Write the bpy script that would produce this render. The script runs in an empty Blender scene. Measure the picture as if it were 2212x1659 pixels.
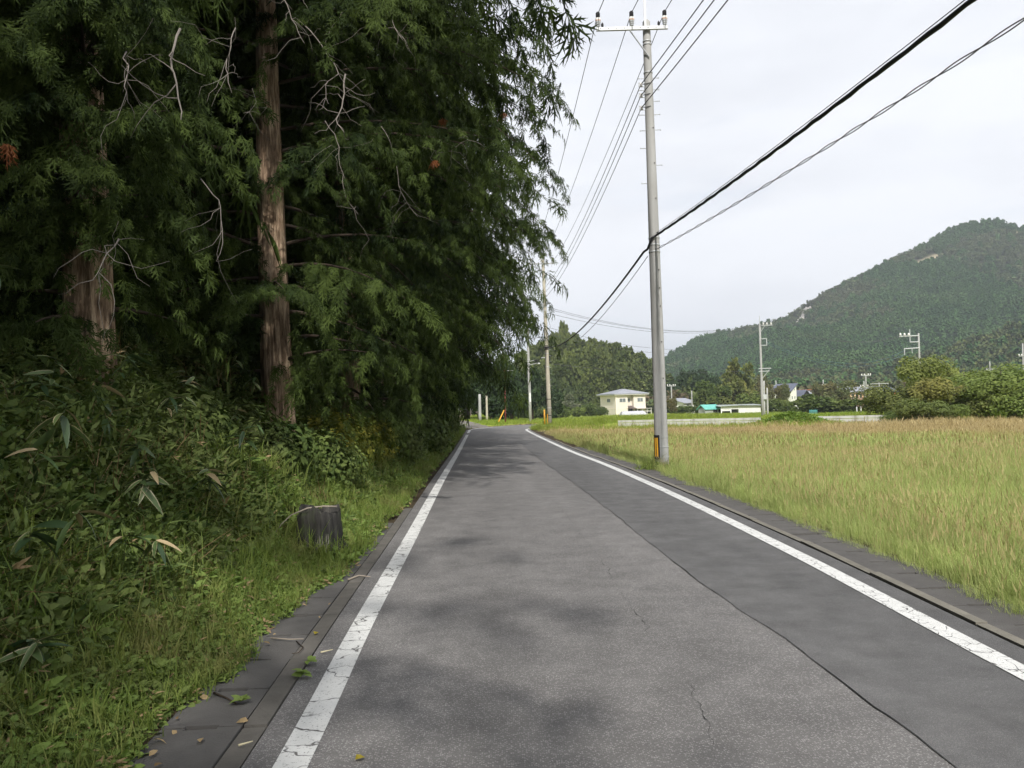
import bpy, math, random
import numpy as np
from mathutils import Vector, Matrix
random.seed(7); RNG = np.random.default_rng(11)
SC = bpy.context.scene
COL = SC.collection
PI = math.pi
# ------------------------------------------------------------------ camera
F = 1789.0; PITCH = math.atan(47.5 / F); ROLL = math.radians(1.7); EYE = 1.7
cf = np.array([0, math.cos(PITCH), math.sin(PITCH)]); r0 = np.array([1.0, 0, 0]); u0 = np.cross(r0, cf)
cr = r0 * math.cos(ROLL) - u0 * math.sin(ROLL); cu = r0 * math.sin(ROLL) + u0 * math.cos(ROLL)
cam = bpy.data.cameras.new('camera'); camo = bpy.data.objects.new('camera', cam); COL.objects.link(camo)
cam.sensor_width = 36; cam.lens = F / 2212 * 36; cam.clip_start = 0.05; cam.clip_end = 20000
camo.matrix_world = Matrix(((cr[0], cu[0], -cf[0], 0), (cr[1], cu[1], -cf[1], 0), (cr[2], cu[2], -cf[2], EYE), (0, 0, 0, 1)))
SC.camera = camo
def at(x, y, Y):
    d = cf + cr * (x - 1106) / F - cu * (y - 829.5) / F
    t = Y / d[1]
    return np.array([d[0] * t, Y, EYE + d[2] * t])
def gnd(x, y, z=0.0):
    d = cf + cr * (x - 1106) / F - cu * (y - 829.5) / F
    t = (z - EYE) / d[2]
    return np.array([d[0] * t, d[1] * t, z])
# ------------------------------------------------------------------ light and exposure
SUN = np.array([0.06, -0.72, 0.66]); SUN = SUN / np.linalg.norm(SUN)
EL = math.asin(SUN[2]); AZ = math.atan2(SUN[0], SUN[1])
w = bpy.data.worlds.new('World'); SC.world = w; w.use_nodes = True
nt = w.node_tree; nt.nodes.clear()
def wn(t, **k):
    n = nt.nodes.new(t)
    for a, b in k.items(): setattr(n, a, b)
    return n
sky = wn('ShaderNodeTexSky', sky_type='NISHITA', sun_disc=False); sky.sun_elevation = EL; sky.sun_rotation = AZ
bg1 = wn('ShaderNodeBackground'); bg1.inputs[1].default_value = 0.12; nt.links.new(sky.outputs[0], bg1.inputs[0])
tc = wn('ShaderNodeTexCoord'); mp = wn('ShaderNodeMapping'); mp.inputs['Scale'].default_value = (1.0, 1.0, 3.2)
nt.links.new(tc.outputs['Generated'], mp.inputs[0])
n1 = wn('ShaderNodeTexNoise'); n1.inputs['Scale'].default_value = 1.7; n1.inputs['Detail'].default_value = 5; n1.inputs['Roughness'].default_value = 0.5
nt.links.new(mp.outputs[0], n1.inputs['Vector'])
rp = wn('ShaderNodeValToRGB'); e = rp.color_ramp.elements
e[0].position = 0.32; e[0].color = (0.66, 0.685, 0.745, 1); e[1].position = 0.60; e[1].color = (0.885, 0.905, 0.955, 1)
nt.links.new(n1.outputs[0], rp.inputs[0])
bg2 = wn('ShaderNodeBackground'); bg2.inputs[1].default_value = 1.0; nt.links.new(rp.outputs[0], bg2.inputs[0])
n2 = wn('ShaderNodeTexNoise'); n2.inputs['Scale'].default_value = 2.6; n2.inputs['Detail'].default_value = 4
mp2 = wn('ShaderNodeMapping'); mp2.inputs['Scale'].default_value = (1, 1, 5.0); mp2.inputs['Location'].default_value = (0.3, 1.1, 0.4)
nt.links.new(tc.outputs['Generated'], mp2.inputs[0]); nt.links.new(mp2.outputs[0], n2.inputs['Vector'])
rp2 = wn('ShaderNodeValToRGB'); e = rp2.color_ramp.elements
e[0].position = 0.26; e[0].color = (0.8, 0.8, 0.8, 1); e[1].position = 0.44; e[1].color = (1, 1, 1, 1)
nt.links.new(n2.outputs[0], rp2.inputs[0])
mx = wn('ShaderNodeMixShader'); wo = wn('ShaderNodeOutputWorld')
nt.links.new(rp2.outputs[0], mx.inputs[0]); nt.links.new(bg1.outputs[0], mx.inputs[1]); nt.links.new(bg2.outputs[0], mx.inputs[2])
nt.links.new(mx.outputs[0], wo.inputs[0])
sl = bpy.data.lights.new('sun', 'SUN'); sl.energy = 4.4; sl.angle = math.radians(1.2); sl.color = (1.0, 0.965, 0.91)
so = bpy.data.objects.new('sun', sl); COL.objects.link(so)
so.rotation_euler = Vector(SUN).to_track_quat('Z', 'Y').to_euler(); so.location = (-40, -40, 60)
SC.view_settings.view_transform = 'Standard'; SC.view_settings.look = 'None'; SC.view_settings.gamma = 1.0
SC.view_settings.exposure = 0.22; SC.view_settings.use_curve_mapping = False
SC.cycles.use_denoising = True
SC.cycles.use_adaptive_sampling = True; SC.cycles.adaptive_threshold = 0.03; SC.cycles.max_bounces = 6; SC.cycles.diffuse_bounces = 3; SC.cycles.transparent_max_bounces = 4; SC.cycles.transmission_bounces = 4
SC.cycles.volume_bounces = 0; SC.cycles.sample_clamp_indirect = 4

# ------------------------------------------------------------------ materials
def lerp(a, b, t): return a + (b - a) * t
class NT:
    def __init__(s, name):
        s.m = bpy.data.materials.new(name); s.m.use_nodes = True; s.t = s.m.node_tree; s.t.nodes.clear()
        s.out = s.n('ShaderNodeOutputMaterial'); s._g = None
    def n(s, ty, **k):
        o = s.t.nodes.new(ty)
        for a, b in k.items(): setattr(o, a, b)
        return o
    def l(s, a, b): s.t.links.new(a, b)
    def pos(s):
        if s._g is None: s._g = s.n('ShaderNodeNewGeometry')
        return s._g.outputs['Position']
    def noise(s, scale, detail=3, rough=0.55, vec=None, stretch=None):
        o = s.n('ShaderNodeTexNoise'); o.inputs['Scale'].default_value = scale; o.inputs['Detail'].default_value = detail; o.inputs['Roughness'].default_value = rough
        v = vec if vec is not None else s.pos()
        if stretch:
            m = s.n('ShaderNodeMapping'); m.inputs['Scale'].default_value = stretch; s.l(v, m.inputs[0]); v = m.outputs[0]
        s.l(v, o.inputs['Vector']); return o.outputs[0]
    def vor(s, scale, feature='F1', vec=None, out=0):
        o = s.n('ShaderNodeTexVoronoi', feature=feature); o.inputs['Scale'].default_value = scale
        s.l(vec if vec is not None else s.pos(), o.inputs['Vector']); return o.outputs[out]
    def ramp(s, fac, stops):
        o = s.n('ShaderNodeValToRGB'); el = o.color_ramp.elements
        while len(el) < len(stops): el.new(0.5)
        for q, (p, c) in zip(el, stops):
            q.position = p; q.color = (*c, 1) if isinstance(c, tuple) else (c, c, c, 1)
        s.l(fac, o.inputs[0]); return o.outputs[0]
    def mix(s, fac, a, b, mode='MIX'):
        o = s.n('ShaderNodeMix', data_type='RGBA', blend_type=mode)
        for sock, v in ((o.inputs[0], fac), (o.inputs[6], a), (o.inputs[7], b)):
            if isinstance(v, (int, float)): sock.default_value = v if sock.type == 'VALUE' else (v, v, v, 1)
            elif isinstance(v, tuple): sock.default_value = (*v, 1)
            else: s.l(v, sock)
        return o.outputs[2]
    def math(s, op, a, b=0.0):
        o = s.n('ShaderNodeMath', operation=op)
        for i, v in ((0, a), (1, b)):
            if isinstance(v, (int, float)): o.inputs[i].default_value = v
            else: s.l(v, o.inputs[i])
        return o.outputs[0]
    def bump(s, h, strength=0.3, dist=0.01):
        o = s.n('ShaderNodeBump'); o.inputs['Strength'].default_value = strength; o.inputs['Distance'].default_value = dist
        s.l(h, o.inputs['Height']); return o.outputs[0]
    def attr(s, name):
        o = s.n('ShaderNodeAttribute'); o.attribute_name = name; return o.outputs['Fac']
    def bsdf(s, col, rough=0.7, normal=None, spec=0.3, metal=0.0, link=True):
        o = s.n('ShaderNodeBsdfPrincipled')
        if isinstance(col, tuple): o.inputs['Base Color'].default_value = (*col, 1)
        else: s.l(col, o.inputs['Base Color'])
        if isinstance(rough, (int, float)): o.inputs['Roughness'].default_value = rough
        else: s.l(rough, o.inputs['Roughness'])
        o.inputs['Specular IOR Level'].default_value = spec; o.inputs['Metallic'].default_value = metal
        if normal is not None: s.l(normal, o.inputs['Normal'])
        if link: s.l(o.outputs[0], s.out.inputs[0])
        return o
def plain(name, col, rough=0.6, spec=0.3, metal=0.0, var=0.18, scale=3.0, bump=0.0, bscale=40):
    t = NT(name); nz = t.noise(scale, 4)
    c = t.mix(nz, tuple(v * (1 - var) for v in col), tuple(min(1, v * (1 + var)) for v in col))
    t.bsdf(c, rough, t.bump(t.noise(bscale, 3), bump, 0.01) if bump else None, spec, metal); return t.m
def leafmat(name, c1, c2, c3=None, transl=0.3, rough=0.55, pos_scale=0.0, use_attr=True, spec=0.10):
    """c1..c2 by per-leaf tint (attribute or instance random); c3 patches by world position."""
    t = NT(name)
    if use_attr: fac = t.attr('tint')
    else: fac = t.n('ShaderNodeObjectInfo').outputs['Random']
    col = t.mix(fac, c1, c2)
    if c3 is not None:
        m = t.ramp(t.noise(pos_scale, 3), [(0.48, 0.0), (0.66, 1.0)])
        col = t.mix(t.math('MULTIPLY', m, 0.8), col, c3)
    b = t.bsdf(col, max(rough, 0.65), None, spec, link=False)
    tr = t.n('ShaderNodeBsdfTranslucent'); t.l(t.mix(1.0, col, (1.0, 1.15, 0.55), 'MULTIPLY'), tr.inputs[0])
    mxs = t.n('ShaderNodeMixShader'); mxs.inputs[0].default_value = transl
    t.l(b.outputs[0], mxs.inputs[1]); t.l(tr.outputs[0], mxs.inputs[2]); t.l(mxs.outputs[0], t.out.inputs[0])
    return t.m

# ------------------------------------------------------------------ mesh helpers
def link(o, parent=None):
    COL.objects.link(o)
    if parent is not None: o.parent = parent
    return o
def tag(o, label=None, cat=None, group=None, kind=None):
    for k, v in (('label', label), ('category', cat), ('group', group), ('kind', kind)):
        if v: o[k] = v
    return o
def empty(name, loc=(0, 0, 0), rz=0.0):
    o = bpy.data.objects.new(name, None); COL.objects.link(o); o.empty_display_size = 0.2
    o.location = tuple(float(v) for v in loc); o.rotation_euler = (0, 0, rz); return o
def np_mesh(name, V, Fc, mat, smooth=False, tint=None):
    """V (n,3), Fc (m,k) with constant k"""
    me = bpy.data.meshes.new(name); V = np.asarray(V, np.float32); Fc = np.asarray(Fc, np.int32); k = Fc.shape[1]
    me.vertices.add(len(V)); me.vertices.foreach_set('co', V.ravel())
    me.loops.add(Fc.size); me.loops.foreach_set('vertex_index', Fc.ravel())
    me.polygons.add(len(Fc)); me.polygons.foreach_set('loop_start', np.arange(0, Fc.size, k, dtype=np.int32))
    try: me.polygons.foreach_set('loop_total', np.full(len(Fc), k, np.int32))
    except Exception: pass
    me.update(calc_edges=True)
    me.polygons.foreach_set('use_smooth', np.full(len(Fc), smooth, bool))
    if tint is not None:
        a = me.attributes.new('tint', 'FLOAT', 'POINT'); a.data.foreach_set('value', np.asarray(tint, np.float32))
    if mat: me.materials.append(mat)
    return me
class MB:
    def __init__(s): s.v = []; s.f = []
    def box(s, c, size, rz=0.0, M=None):
        c = np.array(c, float); hx, hy, hz = [q / 2 for q in size]; b = len(s.v); ca, sa = math.cos(rz), math.sin(rz)
        for z in (-hz, hz):
            for x, y in ((-hx, -hy), (hx, -hy), (hx, hy), (-hx, hy)):
                p = np.array([x * ca - y * sa, x * sa + y * ca, z])
                if M is not None: p = M @ np.array([x, y, z])
                s.v.append(tuple(c + p))
        s.f += [tuple(b + i for i in q) for q in ((3, 2, 1, 0), (4, 5, 6, 7), (0, 1, 5, 4), (1, 2, 6, 5), (2, 3, 7, 6), (3, 0, 4, 7))]
        return s
    def tube(s, path, rad, n=8, cap=True):
        path = [np.array(p, float) for p in path]
        if isinstance(rad, (int, float)): rad = [rad] * len(path)
        rings = []; up = None
        for i, p in enumerate(path):
            d = path[min(i + 1, len(path) - 1)] - path[max(i - 1, 0)]; d = d / (np.linalg.norm(d) + 1e-9)
            if up is None:
                up = np.array([0, 0, 1.0]) if abs(d[2]) < 0.9 else np.array([0, 1.0, 0])
            x = np.cross(up, d); x = x / (np.linalg.norm(x) + 1e-9); y = np.cross(d, x); up = y if abs(d[2]) < 0.95 else up
            b = len(s.v); rings.append(b)
            for k in range(n):
                a = 2 * PI * k / n; s.v.append(tuple(p + (x * math.cos(a) + y * math.sin(a)) * rad[i]))
        for a, b in zip(rings, rings[1:]):
            for k in range(n): s.f.append((a + k, a + (k + 1) % n, b + (k + 1) % n, b + k))
        if cap:
            s.f.append(tuple(rings[0] + k for k in reversed(range(n)))); s.f.append(tuple(rings[-1] + k for k in range(n)))
        return s
    def lathe(s, prof, base=(0, 0, 0), n=16):
        return s.tube([(base[0], base[1], base[2] + z) for r, z in prof], [max(r, 1e-3) for r, z in prof], n)
    def poly(s, pts):
        b = len(s.v); s.v += [tuple(map(float, p)) for p in pts]; s.f.append(tuple(range(b, b + len(pts)))); return s
    def prism(s, pts, h):
        """closed prism: polygon pts (ccw from above) extruded by vector h"""
        b = len(s.v); n = len(pts); h = np.array(h, float)
        s.v += [tuple(map(float, p)) for p in pts]; s.v += [tuple(np.array(p, float) + h) for p in pts]
        s.f.append(tuple(b + i for i in reversed(range(n)))); s.f.append(tuple(b + n + i for i in range(n)))
        for i in range(n): s.f.append((b + i, b + (i + 1) % n, b + n + (i + 1) % n, b + n + i))
        return s
    def mesh(s, name, mat, smooth=False):
        me = bpy.data.meshes.new(name); me.from_pydata(s.v, [], s.f); me.update()
        if smooth: me.polygons.foreach_set('use_smooth', [True] * len(me.polygons))
        if mat: me.materials.append(mat)
        return me
    def build(s, name, mat, parent=None, smooth=False):
        return link(bpy.data.objects.new(name, s.mesh(name, mat, smooth)), parent)
def copy_tree(o, parent=None):
    c = o.copy(); COL.objects.link(c); c.parent = parent
    for ch in o.children: copy_tree(ch, c)
    return c
def nrm(a): return a / (np.linalg.norm(a, axis=-1, keepdims=True) + 1e-9)
def orient(d, n):
    x = nrm(d); z = nrm(n - (n * x).sum(-1, keepdims=True) * x); y = np.cross(z, x)
    return np.stack([x, y, z], -1)          # columns
def stamp(tv, tf, pos, M, sc):
    N = len(pos); V = np.einsum('nij,vj->nvi', M, tv) * np.asarray(sc)[:, None, None] + pos[:, None, :]
    Fc = tf[None] + (np.arange(N) * len(tv))[:, None, None]
    return V.reshape(-1, 3), Fc.reshape(-1, tf.shape[1])
def vnoise(x, y, s=1.0, seed=0):
    r = np.random.default_rng(seed); out = 0
    for k in range(6):
        a = r.uniform(0, 2 * PI); q = s * r.uniform(0.6, 1.9); out = out + np.sin((x * math.cos(a) + y * math.sin(a)) * q + r.uniform(0, 6.3)) / (1 + 0.35 * k)
    return out / 3.6
def resample(P, step):
    P = np.array(P, float); out = []
    Q = np.vstack([2 * P[0] - P[1], P, 2 * P[-1] - P[-2]])
    for i in range(1, len(Q) - 2):
        for t in np.linspace(0, 1, 12, endpoint=False):
            a, b, c, d = Q[i - 1], Q[i], Q[i + 1], Q[i + 2]
            out.append(0.5 * ((2 * b) + (c - a) * t + (2 * a - 5 * b + 4 * c - d) * t * t + (3 * b - a - 3 * c + d) * t ** 3))
    out.append(P[-1]); out = np.array(out)
    s = np.r_[0, np.cumsum(np.linalg.norm(np.diff(out, axis=0), axis=1))]
    q = np.arange(0, s[-1], step)
    return np.stack([np.interp(q, s, out[:, k]) for k in range(out.shape[1])], 1)
def offset(P, d):
    t = nrm(np.gradient(P, axis=0)); return P + np.stack([t[:, 1], -t[:, 0]], 1) * d      # + = right
def scatter(name, pts, rot, scl, idx, temps, parent=None):
    me = bpy.data.meshes.new(name); pts = np.asarray(pts, np.float32); me.vertices.add(len(pts)); me.vertices.foreach_set('co', pts.ravel())
    a = me.attributes.new('rot', 'FLOAT_VECTOR', 'POINT'); a.data.foreach_set('vector', np.asarray(rot, np.float32).ravel())
    a = me.attributes.new('scl', 'FLOAT', 'POINT'); a.data.foreach_set('value', np.asarray(scl, np.float32))
    a = me.attributes.new('idx', 'INT', 'POINT'); a.data.foreach_set('value', np.asarray(idx, np.int32))
    o = link(bpy.data.objects.new(name, me), parent)
    g = bpy.data.node_groups.new(name + '_scatter', 'GeometryNodeTree')
    g.interface.new_socket('Geometry', in_out='INPUT', socket_type='NodeSocketGeometry'); g.interface.new_socket('Geometry', in_out='OUTPUT', socket_type='NodeSocketGeometry')
    gi = g.nodes.new('NodeGroupInput'); go = g.nodes.new('NodeGroupOutput'); ip = g.nodes.new('GeometryNodeInstanceOnPoints'); jn = g.nodes.new('GeometryNodeJoinGeometry')
    for t in reversed(temps):      # joined instances are indexed last link first
        oi = g.nodes.new('GeometryNodeObjectInfo'); oi.inputs['Object'].default_value = t; oi.inputs['As Instance'].default_value = True
        g.links.new(oi.outputs['Geometry'], jn.inputs[0])
    def na(nm, ty):
        q = g.nodes.new('GeometryNodeInputNamedAttribute'); q.data_type = ty; q.inputs['Name'].default_value = nm
        return [s for s in q.outputs if s.enabled and s.name == 'Attribute'][0]
    er = g.nodes.new('FunctionNodeEulerToRotation')
    g.links.new(na('rot', 'FLOAT_VECTOR'), er.inputs[0]); g.links.new(er.outputs[0], ip.inputs['Rotation'])
    g.links.new(na('scl', 'FLOAT'), ip.inputs['Scale']); g.links.new(na('idx', 'INT'), ip.inputs['Instance Index'])
    ip.inputs['Pick Instance'].default_value = True
    g.links.new(gi.outputs[0], ip.inputs['Points']); g.links.new(jn.outputs[0], ip.inputs['Instance']); g.links.new(ip.outputs[0], go.inputs[0])
    md = o.modifiers.new('scatter', 'NODES'); md.node_group = g
    return o
def template(name, me): return bpy.data.objects.new(name, me)      # never linked: only feeds scatter()
# ------------------------------------------------------------------ setting: ground, road, gutters, markings
LP = resample([(-0.86, -9), (-1.0, 0.5), (-1.12, 4.1), (-1.25, 6.83), (-1.4, 11.05), (-1.72, 19.27), (-2.15, 32), (-2.75, 48.4), (-3.12, 58.4), (-3.2, 62), (-2.6, 66), (-1.35, 69.7), (0.8, 73.2), (4.4, 77.8), (10, 84), (20, 93)], 0.3)
RP = resample([(3.0, -9), (3.02, 0), (3.02, 5), (3.03, 7.5), (3.02, 9.3), (2.94, 12.9), (2.78, 17.5), (2.47, 23.7), (2.05, 30), (1.4, 44), (0.93, 56.5), (1.1, 60), (1.9, 63.4), (4.2, 68), (8.2, 73.5), (14, 79.5), (24, 88)], 0.3)
def sdist(P, x, y, sub=4):
    Q = P[::sub]; a = Q[:-1]; d = Q[1:] - a; L2 = (d ** 2).sum(1)
    best = np.full(x.shape, 1e9); sg = np.zeros(x.shape)
    for i in range(len(a)):
        px = x - a[i, 0]; py = y - a[i, 1]; t = np.clip((px * d[i, 0] + py * d[i, 1]) / L2[i], 0, 1)
        ex = px - t * d[i, 0]; ey = py - t * d[i, 1]; q = ex * ex + ey * ey; m = q < best
        best = np.where(m, q, best); sg = np.where(m, d[i, 0] * py - d[i, 1] * px, sg)
    return np.sqrt(best) * np.sign(sg)      # + = left of the line
def sstep(a, b, x):
    t = np.clip((x - a) / (b - a), 0, 1); return t * t * (3 - 2 * t)
def wall_y(x): return np.interp(x, [-20, 0, 8.44, 17.8, 27.25, 45, 80, 200], [72, 69, 65.3, 60.8, 56.7, 50, 42, 30])
def uv_road(x, y): return sdist(LP, x, y), -sdist(RP, x, y)
def road_z(x, y): return -0.0135 * np.clip(y - 73, 0, 100) - 0.005 * np.clip(y - 173, 0, 110) - 0.002 * np.clip(y - 283, 0, 400)
def ground_z(x, y, uL=None, uR=None):
    x = np.asarray(x, float); y = np.asarray(y, float)
    if uL is None: uL, uR = uv_road(x, y)
    far = sstep(58, 70, y)
    bank = np.interp(uL, [0.7, 1.0, 1.5, 2.2, 3, 4.5, 12, 60], [-0.02, 0.03, 0.12, 0.42, 0.85, 1.05, 1.4, 2.4]) + 0.06 * vnoise(x, y, 1.3, 3) * sstep(0.9, 2, uL)
    lawn = np.interp(uL, [0.7, 1.2, 40], [0.0, 0.06, -0.2]) + 0.03 * vnoise(x, y, 0.7, 4)
    left = lerp(bank, lawn, far)
    yw = wall_y(x)
    fld = np.interp(uR, [0.95, 1.5, 4], [0.0, -0.06, -0.12]) + 0.05 * vnoise(x, y, 0.5, 5) * sstep(1, 3, uR)
    fld = fld - 0.18 * sstep(14, 2, yw - y) * sstep(2, 8, x)
    ter = 0.14 - 0.0135 * np.clip(y - yw, 0, 100) - 0.005 * np.clip(y - yw - 100, 0, 110) - 0.002 * np.clip(y - yw - 210, 0, 400)
    s = sstep(0.05, 0.2, y - yw); s = np.where(x < 8.6, lerp(sstep(-4, 6, y - yw), s, sstep(5, 8.6, x)), s)
    right = lerp(fld, ter, s)
    right = right + 0.80 * np.exp(-((x - 19.5) / 1.9) ** 2 - ((y - 57.9) / 1.5) ** 2)
    rz_ = road_z(x, y)
    left = left + lerp(0, np.minimum(rz_, ter + 0.0), sstep(70, 80, y)) * sstep(-8, 6, x) * np.where(rz_ < 0, 1, 0)
    z = np.where(uL > 0, left, np.where(uR > 0, right, -0.05 + rz_))
    z = np.where((uL < 0.72) & (uR < 0.97), -0.05 + rz_, z)
    behind = (uL > 0) & (uR > 0)
    z = np.where(behind, left, z)
    return z - 0.006 * np.clip(y - 300, 0, 100) * 0.5
def axis(*segs):
    out = []
    for a, b, s in segs: out += list(np.arange(a, b, s))
    return np.array(sorted(set(np.round(out, 4))))
gx = axis((-4000, -500, 700), (-500, -100, 100), (-100, -20, 8), (-20, -7, 0.8), (-7, 7, 0.2), (7, 34, 0.5), (34, 70, 2), (70, 250, 12), (250, 1000, 150), (1000, 4001, 1000))
gy = axis((-2000, -100, 400), (-100, -10, 10), (-10, 0, 1), (0, 30, 0.3), (30, 80, 0.6), (80, 130, 2), (130, 420, 10), (420, 1000, 100), (1000, 6001, 1000))
GX, GY = np.meshgrid(gx, gy); uL, uR = uv_road(GX.ravel(), GY.ravel()); gz = ground_z(GX.ravel(), GY.ravel(), uL, uR)
V = np.stack([GX.ravel(), GY.ravel(), gz], 1); nx, ny = len(gx), len(gy)
ii = (np.arange(ny - 1)[:, None] * nx + np.arange(nx - 1)[None]).ravel()
FQ = np.stack([ii, ii + 1, ii + 1 + nx, ii + nx], 1)
X, Y = V[:, 0], V[:, 1]
tt = Y + 0.9 * X                           # across-field coordinate
zone = np.where(uL > 0, 0.0, 0.33); zone = np.where((uL > 0) & (Y > 66) & (X > -9), 1.0, zone)
zone = np.where((uR > 0) & (tt > 44), 0.66, zone); zone = np.where((uR > 0) & (Y > wall_y(X) - 3.5), 1.0, zone)
zone = np.where((uL < 0.9) & (uR < 1.1), 0.0, zone)
t = NT('earth')
nz = t.noise(0.8, 5); fine = t.noise(30, 4)
soil = t.mix(nz, (0.035, 0.027, 0.018), (0.085, 0.065, 0.04)); fld = t.mix(nz, (0.10, 0.12, 0.035), (0.16, 0.14, 0.05))
tan = t.mix(t.noise(0.5, 5, stretch=(1, 1, 1)), (0.22, 0.15, 0.065), (0.34, 0.22, 0.10)); gr = t.mix(t.noise(0.16, 5), (0.20, 0.27, 0.035), (0.30, 0.33, 0.07))
za = t.attr('tint')
c = t.mix(t.ramp(za, [(0.12, 0.0), (0.3, 1.0)]), soil, fld); c = t.mix(t.ramp(za, [(0.4, 0.0), (0.62, 1.0)]), c, tan); c = t.mix(t.ramp(za, [(0.72, 0.0), (0.95, 1.0)]), c, gr)
c = t.mix(0.5, c, t.mix(fine, 0.55, 1.3), 'MULTIPLY')
t.bsdf(c, 0.95, t.bump(fine, 0.5, 0.02), 0.1); M_EARTH = t.m
ground = link(bpy.data.objects.new('ground', np_mesh('ground', V, FQ, M_EARTH, True, zone)))
tag(ground, 'earth floor under the verge, forest and fields', kind='structure')

def asphalt(name, lo, hi, stone, sscale, patch):
    t = NT(name); p = t.pos()
    v = t.n('ShaderNodeTexVoronoi'); v.inputs['Scale'].default_value = sscale; t.l(p, v.inputs['Vector'])
    sep = t.n('ShaderNodeSeparateColor'); t.l(v.outputs['Color'], sep.inputs[0])
    isst = t.ramp(sep.outputs[0], [(0.45, 0.0), (0.62, 1.0)]); cen = t.ramp(v.outputs['Distance'], [(0.30, 1.0), (0.55, 0.0)])
    base = t.mix(t.noise(1.1, 5), lo, hi)
    base = t.mix(t.math('MULTIPLY', isst, cen), base, t.mix(sep.outputs[1], tuple(q * 0.8 for q in stone), stone))
    big = t.ramp(t.noise(0.35, 4, stretch=(2.2, 0.22, 1)), [(0.3, 0.76), (0.7, 1.18)])
    base = t.mix(patch, base, big, 'MULTIPLY')
    stn = t.ramp(t.noise(2.6, 6, 0.65), [(0.32, 0.7), (0.62, 1.12)]); base = t.mix(patch * 0.8, base, stn, 'MULTIPLY')
    fine = t.noise(220, 2); base = t.mix(0.6, base, t.ramp(fine, [(0.3, 0.6), (0.7, 1.35)]), 'MULTIPLY')
    h = t.math('ADD', t.math('MULTIPLY', v.outputs['Distance'], -1.0), t.math('MULTIPLY', fine, 0.5))
    t.bsdf(base, t.ramp(t.noise(3, 3), [(0.3, 0.72), (0.7, 0.9)]), t.bump(h, 0.55, 0.006), 0.35); return t.m
M_ASPH = asphalt('old_asphalt', (0.115, 0.11, 0.107), (0.165, 0.158, 0.152), (0.31, 0.30, 0.29), 92, 0.85)
M_PATCH = asphalt('newer_asphalt', (0.085, 0.084, 0.084), (0.13, 0.127, 0.125), (0.19, 0.185, 0.18), 140, 0.95)
M_CONC_DK = plain('stained_concrete', (0.115, 0.107, 0.095), 0.9, 0.2, var=0.45, scale=5, bump=0.5, bscale=60)
M_CONC_DK2 = plain('dark_gutter_concrete', (0.10, 0.095, 0.09), 0.9, 0.2, var=0.35, scale=4, bump=0.5, bscale=70)
M_KERB = plain('kerb_concrete', (0.18, 0.168, 0.14), 0.9, 0.2, var=0.4, scale=6, bump=0.5, bscale=50)
M_CRACK = plain('crack_fill', (0.018, 0.017, 0.016), 0.9)
def ribbon(A, B, z, ncol=2, uvw=None, name='ribbon', mat=None):
    n = len(A); cols = np.linspace(0, 1, ncol); V = np.concatenate([(A * (1 - k) + B * k) for k in cols], 0)
    V = np.c_[V, z + road_z(V[:, 0], V[:, 1])]
    i = np.arange(n - 1); Fc = np.concatenate([np.stack([i + c * n, i + (c + 1) * n, i + 1 + (c + 1) * n, i + 1 + c * n], 1) for c in range(ncol - 1)], 0)
    me = np_mesh(name, V, Fc, mat)
    s = np.r_[0, np.cumsum(np.linalg.norm(np.diff(A, axis=0), axis=1))]
    uv = me.uv_layers.new(name='UVMap'); U = np.repeat(cols, n); S = np.tile(s, ncol)
    li = np.empty(len(me.loops), np.int32); me.loops.foreach_get('vertex_index', li)
    uv.data.foreach_set('uv', np.stack([U[li], S[li]], 1).astype(np.float32).ravel())
    return link(bpy.data.objects.new(name, me))
def even(P, n):
    s = np.r_[0, np.cumsum(np.linalg.norm(np.diff(P, axis=0), axis=1))]; q = np.linspace(0, s[-1], n)
    return np.stack([np.interp(q, s, P[:, k]) for k in (0, 1)], 1)
road = ribbon(even(offset(LP, -0.24), 240), even(offset(RP, 0.29), 240), 0.0, 6, name='road', mat=M_ASPH)
tag(road, 'worn grey asphalt lane curving past the forest to a right bend', kind='structure')
# newer strip of asphalt along the right side
seam = resample([(1.9, -2), (1.95, 3.8), (1.93, 4.51), (1.87, 5.84), (1.75, 7.1), (1.62, 9.49), (1.5, 12.75), (1.27, 17.75), (0.99, 22.52), (0.62, 30), (0.2, 40)], 0.15)
wob = 0.006 * np.sin(seam[:, 1] * 2.1) + 0.006 * np.sin(seam[:, 1] * 5.3 + 1) + np.convolve(RNG.normal(0, 0.010, len(seam)), np.ones(3) / 3, 'same')
seam[:, 0] += wob
ycut = seam[:, 1]; re = offset(RP, 0.288); rx = np.interp(ycut, re[:200, 1], re[:200, 0])
patch = ribbon(seam, np.stack([rx, ycut], 1), 0.005, 4, name='road_patch', mat=M_PATCH); tag(patch, 'darker smooth newer asphalt strip along the right edge of the lane', kind='structure')
wd = np.clip(0.0008 + 0.0018 * np.sin(seam[:, 1] * 1.7) + RNG.uniform(-0.001, 0.002, len(seam)), 0.0004, 1)
cr_ = ribbon(seam - np.stack([wd, 0 * wd], 1), seam + np.stack([wd * 0.7, 0 * wd], 1), 0.009, 2, name='road_seam', mat=M_CRACK); tag(cr_, 'black joint between old and newer asphalt', kind='structure')
ck = resample([tuple(gnd(a, b)[:2]) for a, b in ((1560, 1659), (1500, 1500), (1432, 1410), (1385, 1340), (1330, 1262), (1302, 1212), (1262, 1165), (1228, 1120), (1200, 1085))], 0.05)
ck[:, 0] += 0.012 * np.sin(ck[:, 1] * 9) + 0.01 * np.sin(ck[:, 1] * 23 + 1) + RNG.normal(0, 0.008, len(ck))
cw = np.clip(0.0001 + 0.0015 * np.sin(ck[:, 1] * 3.1) + RNG.uniform(-0.002, 0.002, len(ck)), 0.0004, 1)
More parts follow.
